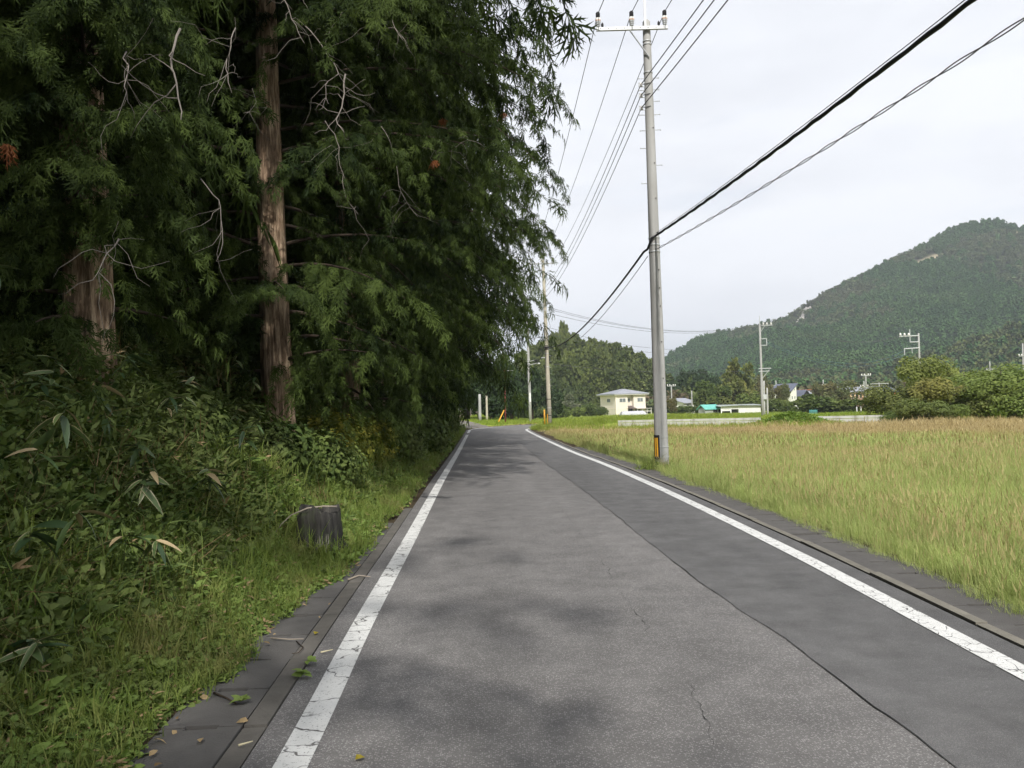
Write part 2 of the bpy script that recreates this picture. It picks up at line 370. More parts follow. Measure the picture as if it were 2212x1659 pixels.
tag(ribbon(ck - np.stack([cw, 0 * cw], 1), ck + np.stack([cw, 0 * cw], 1), 0.004, 2, name='road_crack', mat=M_CRACK), 'thin wandering crack in the old asphalt', kind='structure')
def linemat(name, su, sv, wear):
    t = NT(name); uv = t.n('ShaderNodeUVMap').outputs[0]
    m = t.n('ShaderNodeMapping'); m.inputs['Scale'].default_value = (su, sv, 1); t.l(uv, m.inputs[0])
    wv = t.n('ShaderNodeVectorMath', operation='ADD'); t.l(m.outputs[0], wv.inputs[0])
    nn = t.n('ShaderNodeTexNoise'); nn.inputs['Scale'].default_value = 9; t.l(t.pos(), nn.inputs['Vector'])
    sc_ = t.n('ShaderNodeVectorMath', operation='SCALE'); sc_.inputs['Scale'].default_value = 0.55; t.l(nn.outputs['Color'], sc_.inputs[0]); t.l(sc_.outputs[0], wv.inputs[1])
    d = t.vor(1.0, 'DISTANCE_TO_EDGE', wv.outputs[0]); crack = t.ramp(d, [(0.010, 0.0), (0.032, 1.0)])
    crack = t.mix(t.ramp(t.noise(5, 2), [(0.42, 0.0), (0.55, 1.0)]), 1.0, crack)
    sx = t.n('ShaderNodeSeparateXYZ'); t.l(uv, sx.inputs[0])
    ed = t.math('MULTIPLY', t.math('ABSOLUTE', t.math('SUBTRACT', sx.outputs[0], 0.5)), 2.0)
    ed = t.math('ADD', ed, t.math('MULTIPLY', t.noise(26, 4), wear)); edge = t.ramp(ed, [(0.93 + wear * 0.42, 1.0), (0.97 + wear * 0.46, 0.0)])
    speck = t.ramp(t.noise(75, 4, 0.7), [(0.33, 0.0), (0.41, 1.0)])
    a = t.math('MULTIPLY', t.math('MULTIPLY', crack, edge), speck)
    col = t.mix(t.noise(6, 4), (0.52, 0.52, 0.50), (0.72, 0.72, 0.70))
    b = t.bsdf(col, 0.75, t.bump(t.noise(120, 2), 0.4, 0.004), 0.3, link=False); tr = t.n('ShaderNodeBsdfTransparent'); mxs = t.n('ShaderNodeMixShader')
    t.l(a, mxs.inputs[0]); t.l(tr.outputs[0], mxs.inputs[1]); t.l(b.outputs[0], mxs.inputs[2]); t.l(mxs.outputs[0], t.out.inputs[0]); return t.m
LW, RW = 0.085, 0.085
lc = LP[(LP[:, 1] < 74)]; lcg = lc
gap = (lc[:, 1] > 51.5) & (lc[:, 1] < 54.5)
lm = linemat('left_line_paint', 0.55, 4.2, 0.5); rm = linemat('right_line_paint', 1.6, 7.0, 0.28)
k0 = int(np.argmax(gap)); k1 = k0 + int(gap.sum())
for seg in (lc[:k0], lc[k1:]):
    tag(ribbon(offset(seg, -LW), offset(seg, LW), 0.006, 3, name='edge_line', mat=lm), 'cracked white edge line beside the forest verge', kind='structure')
rc = RP[RP[:, 1] < 72]
tag(ribbon(offset(rc, -RW), offset(rc, RW), 0.011, 3, name='edge_line', mat=rm), 'white edge line beside the grass field', kind='structure')

# precast gutter covers, each its own piece
def pieces(P, off0, off1, y0, y1, step, mat, struct, pname, ztop, thick, notch=True, jit=0.004, seed=1):
    r = np.random.default_rng(seed); C = offset(P, (off0 + off1) / 2); sel = C[(C[:, 1] > y0) & (C[:, 1] < y1)]
    s = np.r_[0, np.cumsum(np.linalg.norm(np.diff(sel, axis=0), axis=1))]; W = abs(off1 - off0) / 2; L = step / 2 - 0.007
    if notch: pts = [(-W, -L, 0), (-.09, -L, 0), (-.09, -L + .022, 0), (.09, -L + .022, 0), (.09, -L, 0), (W, -L, 0), (W, L, 0), (.09, L, 0), (.09, L - .022, 0), (-.09, L - .022, 0), (-.09, L, 0), (-W, L, 0)]
    else: pts = [(-W, -L, 0), (W, -L, 0), (W, L, 0), (-W, L, 0)]
    me = MB().prism([(a, b, -thick) for a, b, _ in pts], (0, 0, thick)).mesh(pname, mat)
    for q in np.arange(step / 2, s[-1], step):
        x, y = np.interp(q, s, sel[:, 0]), np.interp(q, s, sel[:, 1]); x2, y2 = np.interp(q + .2, s, sel[:, 0]), np.interp(q + .2, s, sel[:, 1])
        o = bpy.data.objects.new(pname, me); COL.objects.link(o); o.parent = struct
        o.location = (x, y, ztop + r.normal(0, jit)); o.rotation_euler = (r.normal(0, .006), r.normal(0, .008), -math.atan2(x2 - x, y2 - y) if y2 != y else 0)
gutL = tag(empty('gutter', (0, 0, 0)), 'dark concrete gutter covers beside the forest verge', kind='structure')
pieces(LP, -0.82, -0.385, 0.6, 12.5, 0.61, M_CONC_DK2, gutL, 'slab', 0.004, 0.09, True, 0.004, 2)
pieces(LP, -0.375, -0.25, 0.6, 14, 1.22, M_CONC_DK, gutL, 'edging', 0.002, 0.09, False, 0.002, 3)
gutR = tag(empty('gutter', (0, 0, 0)), 'dark concrete gutter covers beside the field', kind='structure')
pieces(RP, 0.41, 0.93, 0.3, 33, 0.61, M_CONC_DK2, gutR, 'slab', -0.005, 0.08, True, 0.004, 4)
pieces(RP, 0.31, 0.395, 0.3, 40, 1.83, M_KERB, gutR, 'kerbstone', 0.018, 0.12, False, 0.003, 5)
for a, b, c2 in ((1370, 1082, 0.5), (1225, 972, 0.5)):
    p = gnd(a * 1.0 + 20, b, 0.0)
# gravel side path
pa = resample([(-2.6, 66.0), (-3.6, 72), (-4.6, 84), (-6.0, 100), (-8.2, 118)], 1.0)
pz = 0.045
gp = ribbon(offset(pa, -1.3), offset(pa, 1.2), 0.10, 4, name='path', mat=plain('packed_gravel', (0.17, 0.155, 0.135), 0.95, 0.15, var=0.4, scale=2, bump=0.6, bscale=25))
_v = np.array([v.co[:] for v in gp.data.vertices]); _v[:, 2] = ground_z(_v[:, 0], _v[:, 1]) + 0.02; gp.data.vertices.foreach_set('co', _v.astype(np.float32).ravel())
tag(gp, 'grey gravel path leaving the bend to the left of the red pole', kind='structure')
# ------------------------------------------------------------------ foliage building blocks
def spray_template(seed, prongs=5, side=4):
    """flat irregular fan of scale-leaf branchlets, x along the shoot"""
    r = np.random.default_rng(seed); V = []; T = []
    def rh(a, b, w):
        d = b - a; q = np.array([-d[1], d[0]]) / (np.linalg.norm(d) + 1e-9) * w; m = a + d * 0.5
        k = len(V); V.extend([a, m + q, b, m - q]); T.extend([(k, k + 3, k + 2), (k, k + 2, k + 1)])
    for p in range(prongs):
        an = math.radians(lerp(-52, 52, p / (prongs - 1)) + r.normal(0, 7)); l = (1.0 - 0.38 * abs(p - (prongs - 1) / 2) / ((prongs - 1) / 2)) * r.uniform(0.75, 1.1)
        a = np.array([0.16 * r.random(), 0.0]); d = np.array([math.cos(an), math.sin(an)]); rh(a, a + d * l, 0.036)
        for q in range(side):
            sg = 1 if (q + p) % 2 else -1; f = 0.25 + 0.62 * q / side + r.normal(0, 0.04); c = a + d * l * f; an2 = an + math.radians(r.uniform(28, 52)) * sg; l2 = l * r.uniform(0.26, 0.44) * (1.1 - 0.5 * f)
            e2 = c + np.array([math.cos(an2), math.sin(an2)]) * l2; k = len(V); V.extend([c - d * 0.042, c + d * 0.045, e2]); T.append((k, k + 1, k + 2))
    V = np.array(V); z = -0.16 * V[:, 0] ** 2 - 0.4 * V[:, 1] ** 2 + 0.05 * np.sin(7 * V[:, 1] + seed)
    return np.c_[V, z], np.array(T)
SPRAYS = [spray_template(k) for k in range(5)]
SPRAY_LO = spray_template(9, 4, 3)
def leaf_verts(L, W, fold=0.15, droop=0.15):
    xs = [0, 0.28, 0.28, 0.65, 0.65, 1.0]; ys = [0, 0.5, -0.5, 0.38, -0.38, 0]
    v = np.array([(x * L, y * W, abs(y) * W * fold * 2 - droop * L * x * x) for x, y in zip(xs, ys)])
    return v, np.array([(0, 2, 1), (1, 2, 4), (1, 4, 3), (3, 4, 5)])
def cluster_template(n, L, W, spread, seed, up=0.4, stem=True):
    """n leaves fanned round a point, z up"""
    r = np.random.default_rng(seed); lv, lf = leaf_verts(L, W)
    a = r.uniform(0, 2 * PI, n) + np.arange(n) * 2.4; el = r.uniform(-0.35, 0.9, n) * up
    d = np.stack([np.cos(a) * np.cos(el), np.sin(a) * np.cos(el), np.sin(el)], 1)
    nn = np.stack([r.normal(0, .35, n), r.normal(0, .35, n), np.ones(n)], 1)
    pos = d * r.uniform(0.3 * spread, spread, n)[:, None] + np.c_[np.zeros((n, 2)), r.uniform(-spread, spread, n)]
    return stamp(lv, lf, pos, orient(d, nn), r.uniform(0.7, 1.25, n))
def clump_template(n, size, seed):
    """rough far-off foliage clump of irregular small leaf sheets"""
    r = np.random.default_rng(seed); tv = np.array([(-.5, -.3, 0), (.1, -.5, .08), (.55, .05, -.05), (.05, .5, .1), (-.45, .25, .02)]); tf = np.array([(0, 1, 2), (0, 2, 3), (0, 3, 4)])
    d = nrm(r.normal(size=(n, 3))); nn = nrm(r.normal(size=(n, 3)) + np.array([0, 0, 0.8]))
    return stamp(tv, tf, d * r.uniform(0.1, 0.5, n)[:, None] * size, orient(d, nn), r.uniform(0.35, 0.75, n) * size)
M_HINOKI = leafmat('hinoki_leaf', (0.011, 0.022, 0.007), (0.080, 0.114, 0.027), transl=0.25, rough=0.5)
M_HINOKI2 = leafmat('hinoki_leaf_far', (0.012, 0.024, 0.008), (0.072, 0.105, 0.025), transl=0.2, rough=0.5)
M_BROWNSPRAY = leafmat('dead_spray', (0.20, 0.07, 0.03), (0.28, 0.11, 0.045), transl=0.2)
t = NT('hinoki_bark'); st = t.noise(1.0, 6, 0.7, stretch=(20, 20, 2.2)); s2 = t.noise(1.0, 5, 0.7, stretch=(55, 55, 9))
c = t.ramp(st, [(0.32, (0.055, 0.039, 0.028)), (0.47, (0.23, 0.158, 0.105)), (0.64, (0.54, 0.41, 0.285))])
c = t.mix(0.5, c, t.ramp(s2, [(0.3, 0.6), (0.7, 1.3)]), 'MULTIPLY')
t.bsdf(c, 0.9, t.bump(t.math('ADD', st, t.math('MULTIPLY', s2, 0.4)), 0.9, 0.03), 0.1); M_BARK = t.m
M_TWIG = plain('grey_dead_wood', (0.30, 0.26, 0.21), 0.9, 0.1, var=0.35, scale=8)
M_TWIG_DK = plain('branch_bark', (0.055, 0.042, 0.032), 0.9, 0.1, var=0.4, scale=6)
def trunk_mesh(name, r0, H, seed, mat, rings=70, n=36, ridge=0.14, flare=0.5, lean=0.0):
    r = np.random.default_rng(seed); zs = np.r_[np.linspace(-0.5, 3, 24), np.linspace(3.2, H, rings - 24)]
    a = np.linspace(0, 2 * PI, n, endpoint=False); A, Z = np.meshgrid(a, zs)
    R = r0 * (1 - 0.93 * (np.clip(Z, 0, H) / H) ** 0.9) * (1 + flare * np.exp(-np.clip(Z + 0.2, 0, 9) / 0.35))
    k = 0
    for q in range(7):
        m = r.integers(4, 17); k = k + np.sin(m * A + r.uniform(0, 6.3) + 0.35 * np.sin(Z * r.uniform(.4, 1.1) + q)) * r.uniform(.4, 1)
    R = R * (1 + ridge * k / 2.6) + 0.006
    cx = 0.05 * np.sin(Z * 0.35 + seed) + lean * Z; cy = 0.05 * np.sin(Z * 0.28 + 2 * seed)
    V = np.stack([cx + R * np.cos(A), cy + R * np.sin(A), Z], -1).reshape(-1, 3); nr = len(zs)
    i = np.arange(nr - 1)[:, None] * n + np.arange(n)[None]; j = np.arange(nr - 1)[:, None] * n + (np.arange(n)[None] + 1) % n
    return np_mesh(name, V, np.stack([i, j, j + n, i + n], -1).reshape(-1, 4), mat, True)
def hinoki(seed, H=20.0, r0=0.3, zlo=2.2, zhi=13.0, hi=True, gaps=(), reach=5.7, per_m=5.6, extra=()):
    """gaps: (azimuth, half width, z0, z1) sectors left bare"""
    r = np.random.default_rng(seed); P = []; D = []; N = []; S = []; T = []; limbs = MB()
    z = zlo; az = r.uniform(0, 6)
    todo = []
    for e0, ew, e1, e2, en in extra: todo += [(r.uniform(e1, e2), e0 + r.uniform(-ew, ew)) for _ in range(en)]
    while z < H - 0.6 or todo:
        forced = z >= H - 0.6
        if forced: z, az = todo.pop(); z0_ = z
        low = z < zhi and hi
        az += 0 if forced else 2.4 + r.normal(0, 0.25)
        f = z / H
        L = (reach * (1 - f ** 4.0) * r.uniform(0.82, 1.06) + 0.35) * float(np.interp(z, [1, 3, 5.5, 8, 10], [0.34, 0.46, 0.78, 0.88, 1]))
        if z < zlo + 1.2: L *= r.uniform(0.55, 0.9)
        skip = any(abs((az - g0 + PI) % (2 * PI) - PI) < gw and g2 < z < g3 for g0, gw, g2, g3 in gaps)
        z += (1 / per_m if z < zhi else 1 / 5.0) * r.uniform(0.6, 1.4)
        if forced: z = z0_; L *= 0.62; skip = False
        if skip: continue
        dr = np.array([math.cos(az), math.sin(az), 0]); pr = np.array([-dr[1], dr[0], 0]); up = r.uniform(-0.05, 0.38); dp = r.uniform(0.06, 0.16) * (5.0 / (L + .8)) ** 0.5
        bend = r.normal(0, 0.10)
        def pt(s): return dr * s + pr * bend * s * s * 0.3 + np.array([0, 0, z + up * s - dp * s * s])
        limbs.tube([pt(q) for q in np.linspace(0.02, L * 0.97, 7)], list(np.linspace(0.036 * (1 - f) + 0.010, 0.005, 7)), 5, False)
        btint = r.uniform(0.0, 0.55); step = 0.19 if low else (0.30 if hi else 0.36); s = L * r.uniform(0.08, 0.2); sd = 1
        while s < L:
            sd = -sd; ls = (1.05 - 0.28 * s / L) * r.uniform(0.55, 1.25); an = math.radians(r.uniform(38, 78)) * sd
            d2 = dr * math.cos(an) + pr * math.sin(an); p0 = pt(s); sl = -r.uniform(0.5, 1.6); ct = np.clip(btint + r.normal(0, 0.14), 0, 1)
            k = 0.10; ss = 0.080 if low else (0.24 if hi else 0.32)
            sq = r.uniform(0.17, 0.29) if low else r.uniform(0.5, 0.75)
            side = np.cross(d2, [0, 0, 1.0])
            while k < ls:
                p = p0 + d2 * k + np.array([0, 0, 0.1 * k + sl * k * k]); td = np.array([0, 0, 0.1 + 2 * sl * k])
                for lr in (-1, 1):
                    if r.random() < 0.12: continue
                    dd = d2 * r.uniform(0.3, 0.9) + td * 0.6 + side * lr * r.uniform(0.2, 0.8) + np.array([0, 0, -r.uniform(0.5, 1.6)])
                    P.append(p + r.normal(0, 0.02, 3)); D.append(dd); N.append(np.array([0, 0, 0.6]) + dr * 0.8 + r.normal(0, 0.6, 3)); S.append(sq * r.uniform(0.75, 1.2)); T.append(np.clip(ct + r.normal(0, 0.12) + 0.35 * (k / ls), 0, 1))  # tint rises toward shoot tips, painting sunlit ends into the leaf colour
                k += ss * r.uniform(0.8, 1.2)
            s += step * r.uniform(0.7, 1.3)
        if forced: z = H
    P = np.array(P); D = np.array(D); N = np.array(N); S = np.array(S); T = np.array(T); Mx = orient(D, N)
    Vs = []; Fs = []; Ts = []; off = 0
    tm = SPRAYS if hi else [SPRAY_LO]
    which = r.integers(0, len(tm), len(P))
    for k, (tv, tf) in enumerate(tm):
        m = which == k; v, fc = stamp(tv, tf, P[m], Mx[m], S[m]); Vs.append(v); Fs.append(fc + off); Ts.append(np.repeat(T[m], len(tv))); off += len(v)
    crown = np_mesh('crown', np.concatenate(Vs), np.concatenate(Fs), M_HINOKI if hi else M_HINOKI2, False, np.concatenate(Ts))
    return dict(trunk=trunk_mesh('trunk', r0, H, seed, M_BARK), branches=limbs.mesh('branches', M_TWIG_DK, True), crown=crown)
def plant_tree(kit, name, loc, rz, sc, label, cat, group=None):
    e_ = empty(name, loc, rz); e_.scale = (sc, sc, sc); tag(e_, label, cat, group)
    for part, me in kit.items():
        o = bpy.data.objects.new(part, me); link(o, e_)
        if part in ('crown', 'branches', 'foliage'): o['kind'] = 'stuff'
    return e_
def gz1(x, y): return float(ground_z(np.array([x]), np.array([y]))[0])

# ---- the hinoki cypress row on the bank
to_cam = lambda x, y: math.atan2(-y, -x)
A2 = to_cam(-3.97, 14); A1 = to_cam(-4.87, 9.5)
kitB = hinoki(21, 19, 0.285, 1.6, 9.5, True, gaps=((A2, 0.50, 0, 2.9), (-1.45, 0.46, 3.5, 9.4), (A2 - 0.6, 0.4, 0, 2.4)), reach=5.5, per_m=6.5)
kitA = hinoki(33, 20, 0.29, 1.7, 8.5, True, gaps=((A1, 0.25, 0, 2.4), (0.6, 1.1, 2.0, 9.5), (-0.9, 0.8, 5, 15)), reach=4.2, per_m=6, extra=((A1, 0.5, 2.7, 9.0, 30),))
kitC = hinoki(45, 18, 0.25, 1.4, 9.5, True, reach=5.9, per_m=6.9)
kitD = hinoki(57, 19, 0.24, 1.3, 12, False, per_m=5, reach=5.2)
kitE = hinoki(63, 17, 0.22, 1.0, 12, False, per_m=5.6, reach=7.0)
plant_tree(kitB, 'hinoki_cypress', (-3.97, 14, gz1(-3.97, 14) - 0.05), 0, 1.0, 'hinoki cypress whose reddish peeling trunk catches sunlight', 'tree', 'cypress trees along the lane')
plant_tree(kitA, 'hinoki_cypress', (-4.87, 9.5, gz1(-4.87, 9.5) - 0.05), 0, 1.0, 'hinoki cypress with the thickest, shaded trunk near the left edge', 'tree', 'cypress trees along the lane')
def lx(y): return float(np.interp(y, LP[:230, 1], LP[:230, 0]))
row = [(2.1, 19.2, kitC, 0.4, 1.0), (2.1, 23.5, kitB, 2.2, 1.08), (2.3, 29.5, kitC, 3.9, 1.02), (2.2, 34.5, kitE, 1.0, 1.05), (2.3, 40, kitE, 2.7, 1.05), (2.6, 46, kitE, 4.4, 1.05), (2.9, 52, kitE, 5.5, 1.0), (3.2, 58, kitD, 0.3, 1.0), (3.6, 65, kitD, 3.0, 0.92)]
for i, (u_, y, kit, rz, sc) in enumerate(row):
    x = lx(y) - u_
    plant_tree(kit, 'hinoki_cypress', (x, y, gz1(x, y) - 0.05), rz, sc, ('first', 'second', 'third', 'fourth', 'fifth', 'sixth', 'seventh', 'eighth', 'last')[i] + ' dark hinoki cypress of the roadside row beyond the sunlit trunk', 'tree', 'cypress trees along the lane')
k = 0
for u_, ys, kit in ((7.2, (12.5, 17.5, 22, 27, 32, 38, 45, 52, 59, 66), kitD), (11.5, (9, 15, 21, 27, 34, 42, 51, 61), kitE), (17, (13, 21, 30, 41, 55), kitD), (25, (22, 36, 54), kitE)):
    for y in ys:
        k += 1; x = lx(y) - u_ + 0.8 * math.sin(k * 2.3)
        plant_tree(kit if k % 3 else (kitE if kit is kitD else kitD), 'hinoki_cypress', (x, y, gz1(x, y) - 0.05), k * 1.7, 0.95 + 0.12 * math.sin(k), 'shaded cypress standing deep in the wood behind the roadside row', 'tree', 'cypresses inside the wood')
for x, y, kit, rz in ((-8.6, 3.0, kitC, 1.5), (-3.8, -7.0, kitE, 0.9), (-4.4, -13, kitD, 2.0), (-12.5, -2, kitD, 1.0), (-9.5, -6, kitE, 4.0)):
    plant_tree(kit, 'hinoki_cypress', (x, y, gz1(x, y) - 0.05), rz, 1.0, 'cypress beside the camera at the near end of the row', 'tree', 'cypresses beside the camera')
# ------------------------------------------------------------------ undergrowth on the bank, weeds, field grass
def tinted(me_v, me_f, mat, name, seed, per):
    r = np.random.default_rng(seed); n = len(me_v) // per
    return np_mesh(name, me_v, me_f, mat, False, np.repeat(np.clip(r.normal(0.45, 0.25, n), 0, 1), per))
M_BUSH = leafmat('bush_leaf', (0.040, 0.072, 0.020), (0.18, 0.225, 0.062), (0.12, 0.14, 0.05), 0.25, 0.5, 0.8)
M_BUSH2 = leafmat('verge_leaf', (0.07, 0.12, 0.03), (0.24, 0.33, 0.085), (0.17, 0.20, 0.065), 0.28, 0.55, 1.3)
M_YEL = leafmat('yellow_leaf', (0.10, 0.12, 0.025), (0.34, 0.27, 0.04), None, 0.3, 0.55)
M_DRY = leafmat('dry_leaf', (0.16, 0.10, 0.05), (0.42, 0.31, 0.17), None, 0.2, 0.7)
M_GRASSV = leafmat('verge_grass', (0.09, 0.15, 0.03), (0.27, 0.32, 0.085), (0.24, 0.21, 0.09), 0.3, 0.6, 1.1)
lv6, lf6 = leaf_verts(1, 1)
def clus(n, L, W, sp, seed, mat, up=0.4, nm='leaf_cluster'):
    v, f_ = cluster_template(n, L, W, sp, seed, up); return template(nm, tinted(v, f_, mat, nm, seed, 6))
def blades(n, h, w, spread, seed, mat, lean=0.35, nm='grass_tuft', heads=0, headmat=None):
    r = np.random.default_rng(seed); V = []; T = []; tn = []
    for i in range(n):
        a = r.uniform(0, 6.3); b = np.array([r.normal(0, spread), r.normal(0, spread), 0]); d = np.array([math.cos(a), math.sin(a), 0]); q = np.array([-d[1], d[0], 0])
        if r.random() < 0.5: q = d * 0.6 + q * 0.8
        hh = h * r.uniform(0.5, 1.15); ln = lean * r.uniform(0.2, 1.3) * hh; k = len(V)
        V += [b - q * w / 2, b + q * w / 2, b + d * ln * 0.3 + np.array([0, 0, hh * 0.55]) - q * w * 0.42, b + d * ln * 0.3 + np.array([0, 0, hh * 0.55]) + q * w * 0.42, b + d * ln + np.array([0, 0, hh * (1 - 0.25 * ln / hh)])]
        T += [(k, k + 1, k + 3), (k, k + 3, k + 2), (k + 2, k + 3, k + 4)]; tn += [np.clip(r.normal(0.45, 0.28), 0, 1)] * 5
    me = np_mesh(nm, np.array(V), np.array(T), mat, False, tn)
    if heads:
        V = [v for v in np.array(V)]; nf = len(T)
        for i in range(heads):
            a = r.uniform(0, 6.3); d = np.array([math.cos(a), math.sin(a), 0]); q = np.array([-d[1], d[0], 0]); top = d * r.uniform(0.02, 0.14) + np.array([r.normal(0, spread), r.normal(0, spread), h * r.uniform(0.9, 1.35)]); k = len(V)
            base = np.array([top[0] * .5, top[1] * .5, h * .3])
            V += [base - q * .0025, base + q * .0025, top, top - np.array([0, 0, h * .28]) + q * w * 1.5, top - np.array([0, 0, h * .28]) - q * w * 1.5, top + d * .03 + np.array([0, 0, .015])]
            T += [(k, k + 1, k + 2), (k + 3, k + 4, k + 5)]; tn += [r.uniform(0, 1)] * 6
        me = np_mesh(nm, np.array(V), np.array(T), mat, False, tn); me.materials.append(headmat)
        mi = np.zeros(len(T), np.int32); mi[nf:] = 1; me.polygons.foreach_set('material_index', mi)
    return template(nm, me)
def rnd_rot(n, tilt=0.25, seed=0):
    r = np.random.default_rng(seed); return np.stack([r.normal(0, tilt, n), r.normal(0, tilt, n), r.uniform(0, 6.28, n)], 1)
def strip_pts(u0, u1, y0, y1, n, seed, bias=None):
    r = np.random.default_rng(seed); y = r.uniform(y0, y1, n); uu = r.uniform(u0, u1, n)
    x = np.interp(y, LP[:236, 1], LP[:236, 0]) - uu; return x, y, uu
# thick undergrowth: leaf clusters through a hummocky volume
M_BUSH3 = leafmat('pale_bush_leaf', (0.06, 0.10, 0.03), (0.21, 0.27, 0.085), (0.16, 0.17, 0.06), 0.28, 0.55, 1.1)
bl = [clus(13, 0.055, 0.034, 0.13, 1, M_BUSH, 0.8), clus(15, 0.045, 0.027, 0.14, 2, M_BUSH3, 0.8), clus(10, 0.075, 0.038, 0.15, 3, M_BUSH, 0.6), clus(9, 0.07, 0.04, 0.12, 4, M_YEL, 0.7), clus(9, 0.13, 0.024, 0.12, 5, M_BUSH3, 0.9), clus(6, 0.09, 0.022, 0.14, 6, M_DRY, 0.9), blades(7, 0.5, 0.005, 0.1, 7, M_DRY, 0.9, 'dry_stalk')]
def top_h(x, y, u):
    base = np.interp(u, [0.9, 1.3, 1.8, 2.4, 3.0, 4, 9], [0.05, 0.2, 0.45, 0.9, 1.4, 1.55, 1.7]); base = base * np.interp(y, [0, 6, 10, 14, 20, 60], [0.6, 0.62, 0.75, 1.0, 0.9, 0.75])
    return base * (1 + 0.6 * vnoise(x, y, 1.6, 8) + 0.35 * vnoise(x, y, 4.0, 9))
allp = []; alls = []; alli = []
for (u0, u1, y0, y1, n, sd, sz) in ((1.5, 4.6, 3.0, 13, 15000, 1, 1.05), (0.95, 2.2, 10.6, 40, 5200, 7, 1.15), (1.7, 5.0, 13, 30, 11000, 2, 1.4), (4.5, 12, 2, 20, 6000, 3, 1.7), (1.6, 5, 30, 68, 8000, 4, 2.2), (5, 14, 20, 70, 6000, 5, 3.2), (12, 30, 10, 70, 2500, 6, 5.5)):
    x, y, u = strip_pts(u0, u1, y0, y1, n, sd + 30); r = np.random.default_rng(sd)
    th = np.clip(top_h(x, y, u), 0.05, 3); zz = ground_z(x, y) + th * (1 - r.random(n) ** 1.8 * 0.9)
    allp.append(np.stack([x, y, zz], 1)); alls.append(sz * r.uniform(0.7, 1.3, n))
    ye = vnoise(x, y, 0.9, 77) > 0.62; sel = vnoise(x, y, 1.7, 78); base_i = np.where(sel > .3, r.choice([1, 1, 4, 0], n), np.where(sel < -.35, r.choice([2, 2, 0], n), r.choice([0, 0, 1, 2, 4], n))); rr_ = r.random(n); alli.append(np.where(ye & (rr_ < .5), 3, np.where(rr_ > .965, 5, np.where(rr_ > .95, 6, base_i))))
P_ = np.concatenate(allp); 
ug = scatter('undergrowth', P_, rnd_rot(len(P_), 0.5, 5), np.concatenate(alls), np.concatenate(alli), bl)
tag(ug, 'dense dark green leafy undergrowth covering the forest bank', kind='stuff')
# weeds of the verge
wt = [clus(8, 0.065, 0.05, 0.07, 11, M_BUSH2, 0.7, 'weed'), clus(9, 0.045, 0.034, 0.06, 12, M_BUSH2, 0.8, 'weed'), clus(6, 0.085, 0.05, 0.05, 13, M_BUSH2, 0.6, 'weed'), blades(14, 0.19, 0.007, 0.05, 14, M_GRASSV, 0.8), blades(10, 0.27, 0.008, 0.06, 15, M_GRASSV, 0.7), clus(6, 0.07, 0.02, 0.06, 16, M_DRY, 0.5, 'weed')]
allp = []; alls = []; alli = []
for (u0, u1, y0, y1, n, sd, sz) in ((0.5, 2.0, 1.2, 9, 11000, 1, 1.0), (0.4, 2.6, 8, 18, 9500, 2, 1.2), (0.35, 3.0, 18, 36, 9000, 3, 1.7), (0.3, 3.2, 36, 63, 5000, 4, 2.3), (1.9, 3.6, 1.2, 6, 5000, 5, 1.2)):
    x, y, u = strip_pts(u0, u1, y0, y1, n, sd + 60); r = np.random.default_rng(sd + 5)
    edge = np.interp(y, [3, 5, 6.5, 9, 14], [0.86, 0.76, 0.68, 0.5, 0.42]) + 0.18 * vnoise(x, y, 2.2, 12); keep = u > edge
    keep &= ~((np.hypot(x + 2.26, y - 9.3) < 0.30) | (np.abs(x + 1.95 + (y - 8.6) * .1) < 0.26) & (y > 8.2) & (y < 9.5) & (r.random(n) < .45))
    x, y, u = x[keep], y[keep], u[keep]; m = len(x)
    zz = np.maximum(ground_z(x, y), np.where(u < 0.83, 0.005, -1)) + np.clip(u - np.where(y > 10, 0.45, 0.8), 0, 1.6) * np.where(y > 10, 0.42, 0.28) * r.random(m) + 0.01
    allp.append(np.stack([x, y, zz], 1)); alls.append(sz * r.uniform(0.6, 1.3, m) * np.clip(0.6 + (u - .7) * .5, .6, 1.2))
    gsel = vnoise(x, y, 0.8, 19) > np.where(y < 8.5, 0.4, 0.2); q = r.random(m)
    alli.append(np.where(q < 0.09, 5, np.where(gsel, np.where(q < 0.62, r.integers(3, 5, m), r.integers(0, 3, m)), np.where(q < 0.3, r.integers(3, 5, m), r.integers(0, 3, m)))))
P_ = np.concatenate(allp); vw = scatter('verge_weeds', P_, rnd_rot(len(P_), 0.22, 6), np.concatenate(alls), np.concatenate(alli), wt)
tag(vw, 'low weeds and grass spilling over the forest-side verge', kind='stuff')
# litter
lt = []
for k in range(3):
    v, f_ = leaf_verts(0.06, 0.03, 0.3, 0.2 * k); lt.append(template('dead_leaf', np_mesh('dead_leaf', v, f_, M_DRY, False, np.full(6, 0.2 + 0.3 * k))))
x, y, u = strip_pts(0.3, 2.4, 1.5, 30, 2600, 91); r = np.random.default_rng(4); pr_ = r.random(len(x)) < np.where(u > .72, .9, np.where(u > .45, .12, .05)); x, y, u = x[pr_], y[pr_], u[pr_]
zz = np.maximum(ground_z(x, y), np.where(u < 0.85, 0.008, -1)) + 0.012
tag(scatter('leaf_litter', np.stack([x, y, zz], 1), rnd_rot(len(x), 0.4, 7), r.uniform(0.4, 1.2, len(x)), r.integers(0, 3, len(x)), lt), 'fallen brown leaves scattered along the gutter and verge', kind='stuff')

